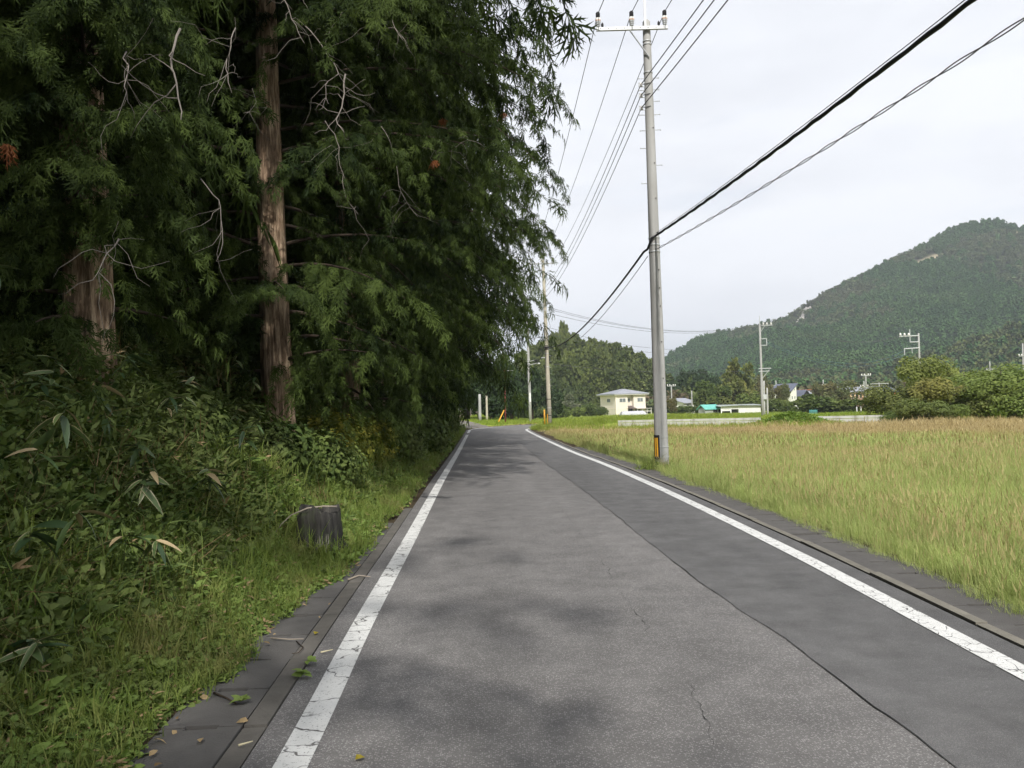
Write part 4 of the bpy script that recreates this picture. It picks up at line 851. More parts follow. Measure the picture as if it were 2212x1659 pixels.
for px, yb, yt, Y_, r_, lab, m_ in ((1052, 903, 855, 118, .17, 'short pale post at the wood edge left of the red pole', M_POLE2), (1037, 906, 852, 108, .2, 'grey pole half hidden by leaves at the wood edge', M_POLE)):
    b_ = at(px, yb, Y_); b_[2] = min(b_[2], gz1(b_[0], Y_)); simple_pole(b_, at(px - 1, yt, Y_), r_, r_ * .8, m_, lab, 'utility_pole')

# ---- pole with side arms standing in the meadow
Mb = at(1648, 905, 90); Mb[2] = gz1(Mb[0], 90) - .1; Mt = at(1641, 700, 90)
Mp, dM = simple_pole(Mb, Mt, .15, .10, M_POLE, 'slim grey pole with arms to the right standing in the bright meadow')
def zf(y): return (at(1645, y, 90)[2] - Mb[2]) / (Mt[2] - Mb[2])
MB().tube([dM, dM + np.array([0, 0, .95])], .035, 6).build('top_rod', M_GALV, Mp)
q = dM * zf(704); MB().box(q + np.array([.68, -.12, .05]), (1.35, .07, .08)).build('crossarm', M_GALV, Mp)
for dx in (.35, .75, 1.2): MB().lathe([(.05, 0), (.09, .05), (.07, .12), (.09, .2), (.03, .26)], q + np.array([dx, -.12, .09]), 10).build('insulator', M_PORC, Mp, True)
MB().tube([q + np.array([.1, -.1, -.6]), q + np.array([.5, -.1, 0])], .03, 6).build('brace', M_GALV, Mp)
for y in (732, 746): MB().box(dM * zf(y) + np.array([.33, -.1, 0]), (.7, .06, .07)).build('frame_arm', M_GALV, Mp)
MB().box(dM * zf(739) + np.array([.66, -.1, 0]), (.07, .07, .75)).build('frame_upright', M_GALV, Mp)
for y, w_ in ((796, 1.35), (802, 1.15)): MB().box(dM * zf(y) + np.array([w_ / 2 - .3, -.1, 0]), (w_, .07, .08)).build('crossarm', M_GALV, Mp)
MB().tube([dM * zf(820), dM * zf(799) + np.array([.85, -.1, 0])], .03, 6).build('brace', M_GALV, Mp)
mtop = [Mb + q + np.array([dx, -.12, .3]) for dx in (.35, .75, 1.2)]
for i, nm in enumerate(('upper', 'middle', 'lower')):
    wire(at(1186, 664 + 4 * i + (5 if i == 2 else 0), 62), mtop[i], 1.3, .013, nm + ' of three long wires crossing the sky from the tan pole to the meadow pole', n=40)
for i, (ya, yb) in enumerate(((708, 737), (722, 742))):
    wire(at(1187, ya, 62), Mb + dM * zf(yb) + np.array([.2, -.1, 0]), 1.3, .010, ('upper' if i == 0 else 'lower') + ' of the two faint service wires crossing low to the meadow pole', n=40)
wire(at(1190, 786, 62), Mb + dM * zf(798), .5, .012, 'lowest wire crossing from the tan pole to the meadow pole before the wood', n=30)
# ---- pole rising behind the right-hand trees
Qb = at(1990, 880, 130); Qt = at(1984, 720, 130); Qb[2] = gz1(Qb[0], 130) - .1
Qp, dQ = simple_pole(Qb, Qt, .2, .13, M_POLE, 'pale pole with long left arms rising behind the right-hand trees')
def qpos(x, y): return at(x, y, 129.8) - Qb
for (xa, ya, xb, yb, w_) in ((1942, 727, 1984, 725, .09), (1965, 711, 1966, 739, .08), (1966, 739, 1984, 738.5, .08), (1953, 753.5, 1985, 751.5, .09), (1953.6, 753.5, 1954, 767, .08), (1970, 753, 1970.5, 763, .06)):
    MB().tube([qpos(xa, ya), qpos(xb, yb)], w_, 6).build('crossarm', M_GALV, Qp)
for x in (1945, 1954, 1963): MB().lathe([(.08, 0), (.16, .1), (.16, .3), (.06, .45)], qpos(x, 725.5), 8).build('insulator', M_PORC, Qp, True)
for i in range(3): wire(mtop[i], at(1945 + 9 * i, 723, 129.8), 1.6, .014, ('upper', 'middle', 'lower')[i] + ' of three wires between the meadow pole and the pole behind the right trees', n=30)
for i, (ya, yb) in enumerate(((738, 757), (742, 765))): wire(Mb + dM * zf(ya) + np.array([.6, -.1, 0]), at(1954, yb, 129.8), 2.2, .016, ('upper' if i == 0 else 'lower') + ' of two sagging bluish wires between the meadow pole and the right-hand pole', plain('bluish_wire', (.08, .16, .22), .6), n=30)
wire(Mb + dM * zf(797) + np.array([1.0, -.1, 0]), at(1985, 815, 129.8), 1.0, .014, 'lowest wire between the meadow pole and the right-hand pole', n=30)
# ---- small poles among the far houses
far_poles = ((1450, 872, 832, 215, 3, 'small far pole with white insulators right of the near pole'), (1494, 880, 844, 215, 0, 'bare far pole in front of the low white house'), (1650, 885, 823, 150, 1, 'far pole with a grey box just right of the meadow pole'), (1657, 885, 838, 150, 0, 'thin bare far pole right of the meadow pole'), (1676, 850, 822, 255, 2, 'far pole behind the white house roof'), (1778, 865, 820, 255, 2, 'far pole above the middle bushes'), (1870, 870, 809, 190, 3, 'tallest far pole in front of the orange house'), (1866, 860, 823, 230, 2, 'far pole just left of and behind the tallest far pole'), (1899, 872, 827, 190, 4, 'far pole with a flat crossarm beside the red house'), (2138, 840, 781, 230, 2, 'far pole above the right-hand trees'), (2209, 830, 742, 190, 2, 'far pole at the right picture edge'))
for px, yb, yt, Y_, kind, lab in far_poles:
    b_ = at(px + 1, yb, Y_); b_[2] = gz1(b_[0], Y_) - .1; tp = at(px, yt, Y_); e_, d = simple_pole(b_, tp, .19, .14, M_POLE, lab)
    if kind == 1: MB().box(d * .55 + np.array([-.1, -.3, 0]), (.8, .4, .9)).build('meter_box', M_GALV, e_)
    if kind >= 2: MB().box(d * (.97 if kind != 2 else .8) + np.array([0, -.2, 0]), (2.2 if kind < 4 else 4.2, .1, .12)).build('crossarm', M_GALV, e_)
    if kind in (2, 3):
        for dx in (-1.0, -.4, .5, 1.0): MB().lathe([(.07, 0), (.14, .1), (.14, .3), (.05, .4)], d * (.97 if kind != 2 else .8) + np.array([dx, -.2, .06]), 8).build('insulator', M_PORC, e_, True)
# ------------------------------------------------------------------ low concrete wall of the meadow
t = NT('weathered_wall'); c = t.mix(t.noise(2.0, 5, stretch=(1, 1, .3)), (0.36, 0.35, 0.32), (0.60, 0.59, 0.56)); c = t.mix(t.ramp(t.noise(1.2, 4, stretch=(2, 2, .15)), [(0.5, 0.0), (0.7, .6)]), c, (0.20, 0.18, 0.15))
t.bsdf(c, .9, t.bump(t.noise(25, 3), .4, .02), .15); M_WALL = t.m
def low_wall(xs, label):
    P = np.array([(x, float(wall_y(x))) for x in xs]); b = np.array([P[0][0], P[0][1], gz1(P[0][0], P[0][1] - .6)]); e_ = empty('concrete_wall', tuple(b)); tag(e_, label, 'wall', 'low concrete walls')
    L = np.linalg.norm(P[-1] - P[0]); n = int(L / 1.2)
    for row_ in range(3):
        for i in range(n):
            a = P[0] + (P[-1] - P[0]) * (i / n); q = P[0] + (P[-1] - P[0]) * ((i + 1) / n); m_ = (a + q) / 2; an = math.atan2(q[1] - a[1], q[0] - a[0])
            MB().box((m_[0] - b[0], m_[1] - b[1] - .04 * (2 - row_) - RNG.uniform(0, .01), .20 - .17 * (2 - row_) - b[2] + (.03 if row_ == 2 else 0)), (L / n - .008, .22 if row_ < 2 else .30, .165), an).build('block', M_WALL, e_)
    return e_
low_wall((8.3, 18.1), 'longer low pale concrete wall left of the grassy mound'); low_wall((20.6, 28.6), 'shorter low pale concrete wall right of the grassy mound')
# weeds of the mound
x, y = RNG.normal(19.5, 1.6, 2600), RNG.normal(57.4, 1.4, 2600); ok = y < wall_y(x) + .6; x, y = x[ok], y[ok]
M_MOUND = leafmat('mound_leaf', (0.10, 0.17, 0.03), (0.24, 0.32, 0.07), None, .3, .6)
mtm = [clus(8, .13, .09, .12, 41, M_MOUND, .6, 'mound_weed'), clus(9, .10, .07, .12, 42, M_MOUND, .6, 'mound_weed')]
tag(scatter('mound_weeds', np.stack([x, y, ground_z(x, y) + .05], 1), rnd_rot(len(x), .3, 11), RNG.uniform(.7, 1.3, len(x)), RNG.integers(0, 2, len(x)), mtm), 'bright weeds covering the grassy mound between the low walls', kind='stuff')

# ------------------------------------------------------------------ houses
M_GLASS = plain('window_glass', (0.16, 0.18, 0.19), 0.15, 0.6, var=.1); M_FRAME = plain('window_frame', (0.62, 0.62, 0.60), .4)
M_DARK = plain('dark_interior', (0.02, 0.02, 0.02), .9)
def siding(name, col, sc_=2.2):
    t = NT(name); wv = t.n('ShaderNodeTexWave', bands_direction='Z', wave_profile='SAW'); wv.inputs['Scale'].default_value = sc_; t.l(t.pos(), wv.inputs['Vector'])
    c = t.mix(t.noise(.6, 4), tuple(v * .88 for v in col), tuple(min(1, v * 1.06) for v in col)); c = t.mix(.12, c, wv.outputs[0], 'MULTIPLY'); t.bsdf(c, .8, None, .2); return t.m
def roofm(name, col):
    t = NT(name); c = t.mix(t.noise(.8, 4), tuple(v * .8 for v in col), tuple(min(1, v * 1.2) for v in col)); t.bsdf(c, .45, None, .4); return t.m
class House:
    """local frame: origin at the near corner, x along the right-hand face, y along the left-hand face, z up"""
    def __init__(s, px, Y_, zb, th, name, label, cat='house', group='houses across the valley'):
        c_ = at(px, 880, Y_); s.o = empty(name, (c_[0], Y_, zb), math.radians(th)); tag(s.o, label, cat, group)
    def box(s, name, x0, x1, y0, y1, z0, z1, mat, parent=None): return MB().box(((x0 + x1) / 2, (y0 + y1) / 2, (z0 + z1) / 2), (x1 - x0, y1 - y0, z1 - z0)).build(name, mat, parent or s.o)
    def win(s, face, a, b, z0, z1, panes=2):
        """face 'x': on the plane y=0 spanning x a..b; face 'y': plane x=0 spanning y a..b"""
        if face == 'x':
            f = s.box('window', a, b, -.06, .05, z0, z1, M_FRAME); w_ = (b - a) / panes
            for k in range(panes): s.box('pane', a + k * w_ + .06, a + (k + 1) * w_ - .06, -.075, -.02, z0 + .07, z1 - .07, M_GLASS, f)
        else:
            f = s.box('window', -.06, .05, a, b, z0, z1, M_FRAME); w_ = (b - a) / panes
            for k in range(panes): s.box('pane', -.075, -.02, a + k * w_ + .06, a + (k + 1) * w_ - .06, z0 + .07, z1 - .07, M_GLASS, f)
    def hip(s, W, D, H, rise, over, ridge, mat, t=.22):
        cx, cy = W / 2, D / 2; m = MB(); o = over
        lo = [(-o, -o), (W + o, -o), (W + o, D + o), (-o, D + o)]
        if W >= D: r1, r2 = (cx - ridge / 2, cy), (cx + ridge / 2, cy)
        else: r1, r2 = (cx, cy - ridge / 2), (cx, cy + ridge / 2)
        m.v = [(x, y, H) for x, y in lo] + [(x, y, H + t) for x, y in lo] + [(*r1, H + t + rise), (*r2, H + t + rise)]
        m.f = [(3, 2, 1, 0)] + [(i, (i + 1) % 4, 4 + (i + 1) % 4, 4 + i) for i in range(4)]
        m.f += [(4, 5, 9, 8), (5, 6, 9), (6, 7, 8, 9), (7, 4, 8)] if W >= D else [(4, 5, 8), (5, 6, 9, 8), (6, 7, 9), (7, 4, 8, 9)]
        return m.build('roof', mat, s.o)
    def gable(s, W, D, H, rise, over, mat, along='y', t=.18, peak=.5, wallmat=None):
        """ridge along y (or x)"""
        o = over; pk = W * peak if along == 'y' else D * peak; SP = W if along == 'y' else D; LN = D if along == 'y' else W
        sl1 = rise / max(pk, .01); sl2 = rise / max(SP - pk, .01)
        prof = [(-o, H - o * sl1), (pk, H + rise), (SP + o * (0 if peak >= .99 else 1), H - o * sl2 if peak < .99 else H + rise)]
        prof = [(a, b + .02) for a, b in prof]
        if peak >= .99: prof = [prof[0], (SP + o, H + rise + o * sl1)]
        up = [(a, b + t) for a, b in prof]; pts2 = prof + up[::-1]
        f3 = (lambda a, b, q: (a, q, b)) if along == 'y' else (lambda a, b, q: (q, a, b))
        m = MB().prism([f3(a, b, -o) for a, b in pts2], f3(0, 0, LN + 2 * o)); m.build('roof', mat, s.o)
        if wallmat:
            gp = [(0, H), (SP, H), (pk, H + rise)] if peak < .99 else [(0, H), (SP, H), (SP, H + rise)]
            MB().prism([f3(a, b, .004) for a, b in gp], f3(0, 0, LN - .008)).build('gable_wall', wallmat, s.o)
M_CREAM = siding('cream_siding', (0.76, 0.69, 0.60)); M_CREAM2 = plain('cream_trim', (0.80, 0.72, 0.60), .7, var=.06); M_RGREY = roofm('grey_roof', (0.27, 0.28, 0.31)); M_RDARK = roofm('dark_blue_roof', (0.10, 0.11, 0.15)); M_EAVE = plain('pale_eave', (0.62, 0.60, 0.55), .6, var=.05)
# cream two-storey house
h = House(1330.8, 250, -2.0, 20, 'house', 'cream two-storey house with a grey hip roof in front of the wood', group='houses across the valley')
W, D, H = 10.1, 10.6, 6.0
h.box('wall', 0, 4.0, 0, D, 0, H, M_CREAM); h.box('wall', 6.0, W, 0, D, 0, H, M_CREAM); h.box('wall', 4.0, 6.0, 1.2, D, 0, H, M_CREAM); h.box('band', -.05, 4.02, -.06, D, 1.95, 2.15, M_CREAM2); h.box('band', 5.98, W + .05, -.06, D, 1.95, 2.15, M_CREAM2); h.box('corner_trim', -.07, .35, -.08, .3, 0, H, M_CREAM2)
h.hip(W, D, H + .25, 1.5, .95, 2.0, M_RGREY); h.box('eave', -.85, W + .85, -.85, D + .85, H + .02, H + .25, M_EAVE)
h.win('y', 3.6, 5.8, 3.9, 5.0); h.win('x', 1.2, 3.3, 3.85, 5.05); h.win('x', 7.3, 9.2, 3.85, 5.05)
f_ = h.box('window', 4.25, 5.4, 1.10, 1.25, 3.8, 5.0, M_FRAME); h.box('pane', 4.32, 4.8, 1.07, 1.15, 3.88, 4.92, M_GLASS, f_); h.box('pane', 4.86, 5.33, 1.07, 1.15, 3.88, 4.92, M_GLASS, f_)
pr = MB(); pr.v = [(3.95, -1.2, 1.9), (6.4, -1.2, 1.9), (5.6, .9, 2.75), (4.1, .9, 2.75), (3.95, -1.2, 1.78), (6.4, -1.2, 1.78), (5.6, .9, 2.6), (4.1, .9, 2.6)]; pr.f = [(0, 1, 2, 3), (7, 6, 5, 4), (0, 4, 5, 1), (1, 5, 6, 2), (3, 2, 6, 7), (0, 3, 7, 4)]; pr.build('porch_roof', roofm('brown_porch_roof', (.11, .085, .08)), h.o)
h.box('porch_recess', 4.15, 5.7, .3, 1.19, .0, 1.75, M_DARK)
for x in (6.35, 8.1, 9.6, 11.0): h.box('deck_post', x, x + .16, -1.6, -1.44, 0, 1.95, M_EAVE)
h.box('deck_roof', 6.2, 11.3, -1.9, .0, 1.72, 1.82, plain('polycarbonate', (.42, .40, .38), .4)); h.box('deck_rail', 8.0, 11.2, -1.62, -1.52, .85, 1.05, M_EAVE); h.box('deck_shade_panel', 6.3, 8.0, -.3, -.2, .1, 1.6, plain('deck_shadow_board', (.16, .14, .13), .9))  # dark panel at the back paints the shade under the deck roof
c_ = at(1368, 893, 232); tn_ = empty('polytunnel', (c_[0], 232, -2.05), math.radians(8)); tag(tn_, 'low grey rounded plastic tunnel in the grass before the cream house', 'polytunnel')
m = MB(); n = 10
for k in range(n + 1):
    a = PI * k / n; m.v += [(-3.8 + .5 * math.sin(a), -1.6 * math.cos(a), 1.35 * math.sin(a)), (3.8 - 1.0 * math.sin(a), -1.6 * math.cos(a), 1.35 * math.sin(a))]
m.f = [(2 * k, 2 * k + 1, 2 * k + 3, 2 * k + 2) for k in range(n)] + [tuple(range(0, 2 * n + 2, 2)), tuple(range(2 * n + 1, 0, -2))]; m.build('cover', plain('grey_sheet', (.46, .46, .48), .5), tn_)
MB().box((0, -1.62, .1), (7.7, .06, .2)).build('base_board', M_EAVE, tn_)
# low white house with a sloping grey roof
h = House(1478, 225, -2.1, 35, 'house', 'small white house with a slanting grey roof behind shrubs'); M_WH = siding('white_siding', (.74, .74, .66))
h.box('wall', 0, 5.2, 0, 4.5, 0, 3.2, M_WH); h.gable(5.2, 4.5, 3.2, 1.1, .5, M_RGREY, 'x', peak=.99, wallmat=M_WH); h.win('x', .9, 1.7, 2.0, 2.9, 1); h.win('x', 2.4, 3.2, 2.0, 2.9, 1)
# turquoise shed
M_TEAL = roofm('turquoise_roof', (0.13, 0.42, 0.36)); h = House(1523, 200, -2.0, 25, 'shed', 'small shed with a bright turquoise gable roof at the meadow edge', 'shed', 'sheds at the meadow edge')
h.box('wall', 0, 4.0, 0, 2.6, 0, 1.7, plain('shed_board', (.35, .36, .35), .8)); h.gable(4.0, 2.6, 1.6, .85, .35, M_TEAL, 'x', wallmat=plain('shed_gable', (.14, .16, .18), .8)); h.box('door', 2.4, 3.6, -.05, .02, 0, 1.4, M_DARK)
# long white garage
h = House(1597, 200, -2.0, 2, 'garage', 'long low white garage with two dark open bays', 'garage', 'sheds at the meadow edge'); M_GW = siding('white_metal_siding', (.76, .75, .72), 4)
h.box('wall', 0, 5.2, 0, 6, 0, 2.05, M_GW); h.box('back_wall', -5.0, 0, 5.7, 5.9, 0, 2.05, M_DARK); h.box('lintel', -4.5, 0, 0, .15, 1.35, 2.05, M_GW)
for a, b in ((-4.5, -4.25), (-2.2, -1.95), (-.2, 0)): h.box('post', a, b, -.01, .17, 0, 2.0, M_WHITE)
h.box('shutter', -4.25, -2.2, .05, .12, .95, 1.35, M_GW); MB().prism([(-5.2, -.6, 2.06), (0, -.75, 2.22), (5.6, -.6, 2.06), (5.6, 6.4, 2.3), (-5.2, 6.4, 2.3)], (0, 0, .16)).build('roof', roofm('grey_green_roof', (.33, .36, .35)), h.o)
# white house with high slanting dark roof
h = House(1709, 235, -1.7, 38, 'house', 'tall white house with a steep dark blue slanting roof')
h.box('wall', 0, 2.9, 0, 6.5, 0, 5.2, M_WH); h.gable(2.9, 6.5, 5.2, 1.9, .35, M_RDARK, 'y', peak=.99, wallmat=M_WH); h.win('x', .4, .9, 3.0, 3.9, 1); h.win('x', 1.7, 2.2, 3.0, 3.9, 1); h.win('x', 1.7, 2.1, 5.4, 6.0, 1)
h = House(1733, 238, -1.7, 30, 'house', 'dark timbered house tucked behind the tall white house'); M_BLACKW = siding('black_siding', (.05, .05, .055))
h.box('wall', 0, 3.2, 0, 4, 0, 3.9, M_BLACKW); h.gable(3.2, 4, 3.9, 1.5, .5, M_RDARK, 'y', wallmat=M_BLACKW); h.win('x', 1.0, 2.0, 1.0, 2.0)
h = House(1752, 246, -1.7, 40, 'house', 'white house with an orange edged slate roof'); M_ORR = roofm('orange_roof', (.50, .20, .10))
h.box('wall', 0, 4, 0, 5, 0, 3.4, M_WH); h.gable(4, 5, 3.4, 2.0, .4, M_RGREY, 'y', peak=.6, wallmat=M_WH); h.box('ridge_tile', 1.9, 3.1, -.5, 5.5, 5.55, 5.75, M_ORR); h.win('x', .6, 1.5, 1.3, 2.2)
h = House(1800, 250, -1.7, 30, 'house', 'half hidden house with a dark roof behind the brown tree'); h.box('wall', 0, 4, 0, 5, 0, 3.6, M_CREAM2); h.gable(4, 5, 3.6, 1.6, .4, M_RDARK, 'y', wallmat=M_CREAM2); h.win('x', 1, 2, 1.4, 2.4)
M_ORW = siding('orange_cream_wall', (.72, .46, .27)); h = House(1876, 240, -1.7, 28, 'house', 'orange and cream house with a wide grey roof and dark windows')
h.box('wall', -6.5, 0, 1.4, 7, 0, 4.6, M_ORW); h.box('wall', 0, 3.0, 0, 7, 0, 4.7, M_CREAM); h.gable(3, 7, 4.7, 1.2, .6, M_RGREY, 'y', wallmat=M_CREAM)
MB().prism([(-7.4, .7, 4.4), (-.6, .7, 4.4), (-.6, 5, 6.0), (-7.4, 5, 6.0)], (0, 0, .2)).build('roof', M_RGREY, h.o)
for a in (-5.2, -3.6, -2.0): f_ = h.box('window', a, a + 1.1, 1.32, 1.45, 2.7, 4.0, M_FRAME); h.box('pane', a + .08, a + 1.02, 1.29, 1.36, 2.78, 3.92, M_DARK, f_)
h.win('x', .9, 2.1, 2.7, 3.8); h.box('balcony', -6.4, -.5, .9, 1.38, 2.0, 2.7, plain('brown_balcony', (.30, .19, .13), .7)); h.box('ground_floor', -6.3, 0, 1.3, 1.42, 0, 1.9, plain('brown_ground_floor', (.20, .12, .09), .8))
M_RED = siding('red_wall', (.60, .12, .05)); h = House(1906, 240, -1.7, 25, 'house', 'red walled house with solar roof at the edge of the right trees'); h.box('wall', 0, 6, 0, 6, 0, 4.4, M_RED); h.gable(6, 6, 4.4, 1.4, .4, M_RDARK, 'x', wallmat=M_RED); h.win('x', .4, 1.6, 2.9, 4.1)
h = House(2180, 190, -1.5, 20, 'house', 'house with a pinkish low roof glimpsed above the right trees'); h.box('wall', 0, 4.5, 0, 5, 0, 4.2, M_CREAM2); h.hip(4.5, 5, 4.2, .8, .5, 1, roofm('pink_roof', (.42, .30, .28))); h.win('x', 1, 2.4, 2.4, 3.4)
# white truck
c_ = at(1709, 870, 200); tr_ = empty('truck', (c_[0], 200, -2.0), math.radians(20)); tag(tr_, 'white van-like truck parked behind the bushes near the tall white house', 'truck')
cab = MB(); cab.prism([(-1.0, -.7, .45), (-.95, -.7, 1.25), (-.55, -.7, 1.95), (.3, -.7, 2.0), (.3, -.7, .45)][::-1], (0, 1.4, 0)).build('cab', M_WHITE, tr_)
MB().box((1.35, 0, 1.3), (2.0, 1.55, 1.5)).build('cargo_box', M_WHITE, tr_); MB().poly([(-.965, -.6, 1.27), (-.965, .6, 1.27), (-.59, .55, 1.9), (-.59, -.55, 1.9)]).build('windscreen', M_GLASS, tr_); MB().box((-.15, -.705, 1.55), (.6, .02, .5)).build('side_window', M_GLASS, tr_)
for x in (-.55, 1.7):
    for y in (-.65, .65): w_ = MB().tube([(x, y - .09, .28), (x, y + .09, .28)], .28, 14).build('wheel', M_BLK, tr_); MB().tube([(x, y - .1, .28), (x, y + .1, .28)], .14, 10).build('rim', M_GALV, w_)
# stakes and net
for i, px in enumerate((1851, 1860)):
    c_ = at(px, 888, 150); s_ = MB().tube([(0, 0, -.8), (0, 0, .85)], .07, 8).build('marker_post', M_WHITE, None, True); s_.location = (c_[0], 150, gz1(c_[0], 150) + .3); tag(s_, ('left' if i == 0 else 'right') + ' of two white marker posts at the far meadow edge', 'post', 'white marker posts')
c_ = at(1757, 892, 150); nt_ = empty('net_fence', (c_[0], 150, gz1(c_[0], 150))); tag(nt_, 'small teal net fence in front of the round bushes', 'fence')
for k in range(5): MB().tube([(-.7 + .35 * k, 0, 0), (-.7 + .35 * k, 0, .85 + .1 * (k % 2))], .025, 5).build('post', plain('teal_plastic', (.10, .30, .30), .6), nt_)
for k in range(3): MB().box((0, 0, .2 + .25 * k), (1.45, .02, .12)).build('net_band', plain('teal_net', (.10, .33, .33), .7), nt_)

# ------------------------------------------------------------------ far trees
def ftree(seed, shape, n, mat, csize, nl=6, trunkmat=None, sheets=None):
    """unit tree: height 1, half width .5"""
    r = np.random.default_rng(seed); tv, tf = sheets or clump_template(nl, csize, seed); P = []; N = []
    if shape == 'cone':
        z = r.beta(1.2, 1.3, n) * .96 + .04; R = .5 * np.clip((1.03 - z), 0, 1) ** .48 * np.where(z < .2, .55 + z * 2.2, 1); a = r.uniform(0, 6.3, n); rr = R * (0.55 + .45 * r.random(n)) * (1 + .22 * np.sin(a * 3 + seed + z * 9) + .14 * np.sin(a * 7 + z * 23))
        P = np.stack([rr * np.cos(a), rr * np.sin(a), z], 1); N = np.stack([np.cos(a), np.sin(a), np.full(n, .5)], 1)
    else:
        lob = [(np.array([r.normal(0, .17), r.normal(0, .17), r.uniform(.28, .80)]), r.uniform(.16, .30)) for _ in range(11)] + [(np.array([0, 0, .55]), .34)]
        if shape == 'bush': lob = [(np.array([r.normal(0, .22), r.normal(0, .22), r.uniform(.15, .72)]), r.uniform(.18, .34)) for _ in range(11)]
        if shape == 'tall': lob = [(np.array([r.normal(0, .16), r.normal(0, .16), q]), .26 * (1.15 - q * .75)) for q in np.linspace(.15, .9, 12)]
        for c_, rad in lob:
            k = int(n * rad ** 2 / sum(q[1] ** 2 for q in lob)); d = nrm(r.normal(size=(k, 3)) + np.array([0, 0, .3])); P.append(c_ + d * rad * r.uniform(.5, 1.08, k)[:, None]); N.append(d)
        P = np.concatenate(P); N = np.concatenate(N); ok = P[:, 2] > .01; P, N = P[ok], N[ok]
    Mx = orient(np.cross(N, r.normal(size=N.shape)), N + np.array([0, 0, .5])); v, f_ = stamp(tv, tf, P, Mx, r.uniform(.7, 1.3, len(P)))
    tn = np.clip(.42 + .28 * vnoise(P[:, 0] * 9 + P[:, 2] * 5, P[:, 1] * 9 - P[:, 2] * 6, 1.3, seed) + r.normal(0, .13, len(P)), 0, 1)
    tk = MB().tube([(0, 0, -.06), (.01, 0, .3), (0, .01, .85)], [.035, .025, .006], 7)
    for k in range(5): a = r.uniform(0, 6.3); z_ = r.uniform(.2, .5); tk.tube([(0, 0, z_), (.15 * math.cos(a), .15 * math.sin(a), z_ + .12), (.3 * math.cos(a), .3 * math.sin(a), z_ + .2)], [.014, .009, .003], 5)
    return dict(trunk=tk.mesh('trunk', trunkmat or M_TWIG_DK, True), crown=np_mesh('crown', v, f_, mat, False, np.repeat(tn, len(tv))))
def put(kit, name, px, yt, yb, w_, Y_, label, cat='tree', group=None, rz=None):
    b = at(px, yb, Y_); t_ = at(px, yt, Y_); zg = gz1(b[0], Y_); zb = zg if abs(zg - b[2]) < 2.5 else b[2]; hh = t_[2] - zb; ww = w_ / F * Y_ * 1.06
    e_ = empty(name, (b[0], Y_, zb - .05), rz if rz is not None else px * .71); e_.scale = (ww, ww, hh * 1.03); tag(e_, label, cat, group)
    for part, me in kit.items():
        o = bpy.data.objects.new(part, me); link(o, e_)
        if part == 'crown': o['kind'] = 'stuff'
    return e_
M_CED = leafmat('cedar_far', (0.040, 0.064, 0.020), (0.22, 0.25, 0.08), (0.06, 0.09, 0.04), .2, .6, .03)
M_OLV = leafmat('olive_leaf', (0.060, 0.080, 0.022), (0.24, 0.26, 0.085), (0.26, 0.24, 0.07), .25, .6, .2)
M_GRN = leafmat('green_leaf_far', (0.040, 0.066, 0.020), (0.18, 0.235, 0.07), (0.19, 0.22, .07), .25, .6, .15)
M_BRN = leafmat('brown_leaf', (0.075, 0.075, 0.032), (0.22, 0.19, 0.085), (0.12, 0.15, 0.06), .2, .6, .2)
M_GRY = leafmat('grey_green_leaf', (0.09, 0.11, 0.06), (0.24, 0.25, 0.16), None, .25, .6)
M_YLG = leafmat('yellow_green_leaf', (0.09, 0.13, 0.03), (0.31, 0.37, 0.105), (0.13, 0.18, .055), .3, .6, .35)
M_DKB = leafmat('dark_broadleaf', (0.020, 0.036, 0.016), (0.065, 0.100, 0.042), None, .2, .6)
ck_ = [ftree(201 + k, 'cone', 1000, M_CED, .10) for k in range(4)]
prof = [(1090, 775), (1130, 765), (1160, 752), (1180, 745), (1205, 728), (1222, 704), (1240, 728), (1262, 742), (1285, 740), (1310, 744), (1335, 748), (1360, 757), (1385, 768), (1402, 780), (1420, 800), (1440, 812)]
lab_c = 'tall cedar in the dense wood behind the cream house'
for i, (px, yt) in enumerate(prof):
    put(ck_[i % 4], 'cedar', px, yt, 893, 78 if yt > 710 else 50, 318, 'tallest pointed cedar standing above the wood' if yt == 704 else lab_c, 'tree', 'cedars of the wood behind the house')
for i, px in enumerate(np.linspace(1085, 1425, 15)):
    put(ck_[(i * 3 + 1) % 4], 'cedar', float(px), float(np.interp(px, [a for a, b in prof], [b for a, b in prof])) + 24 + 16 * math.sin(i * 2.1), 894, 80, 300, lab_c, 'tree', 'cedars of the wood behind the house')
for i, px in enumerate(np.linspace(1075, 1425, 14)):
    put(ck_[(i * 5 + 2) % 4], 'cedar', float(px), float(np.interp(px, [a for a, b in prof], [b for a, b in prof])) + 52 + 14 * math.sin(i * 1.7), 895, 76, 284, lab_c, 'tree', 'cedars of the wood behind the house')
bk_d = [ftree(301 + k, 'round', 1300, M_DKB, .085) for k in range(2)]; bk_g = [ftree(311 + k, 'round', 1300, M_GRN, .085) for k in range(2)]; bk_o = [ftree(321 + k, 'tall', 1500, M_OLV, .075) for k in range(2)]; bk_b = [ftree(331 + k, 'round', 1200, M_BRN, .08) for k in range(2)]
bu_g = [ftree(341 + k, 'bush', 1300, M_GRN, .085) for k in range(2)]; bu_y = [ftree(351, 'bush', 1200, M_GRY, .07), ftree(352, 'bush', 1200, M_YLG, .08)]
for i, (px, yt, w_, Y_) in enumerate(((1010, 770, 150, 125), (1060, 790, 110, 135), (1105, 790, 110, 150), (1035, 820, 80, 120), (1085, 830, 80, 140), (1150, 800, 90, 170), (960, 760, 150, 140), (1120, 850, 60, 165))):
    put(bk_d[i % 2], 'broadleaf_tree', px, yt, 903, w_, Y_, 'dark broadleaf tree at the wood edge beyond the bend', 'tree', 'dark trees beyond the bend')
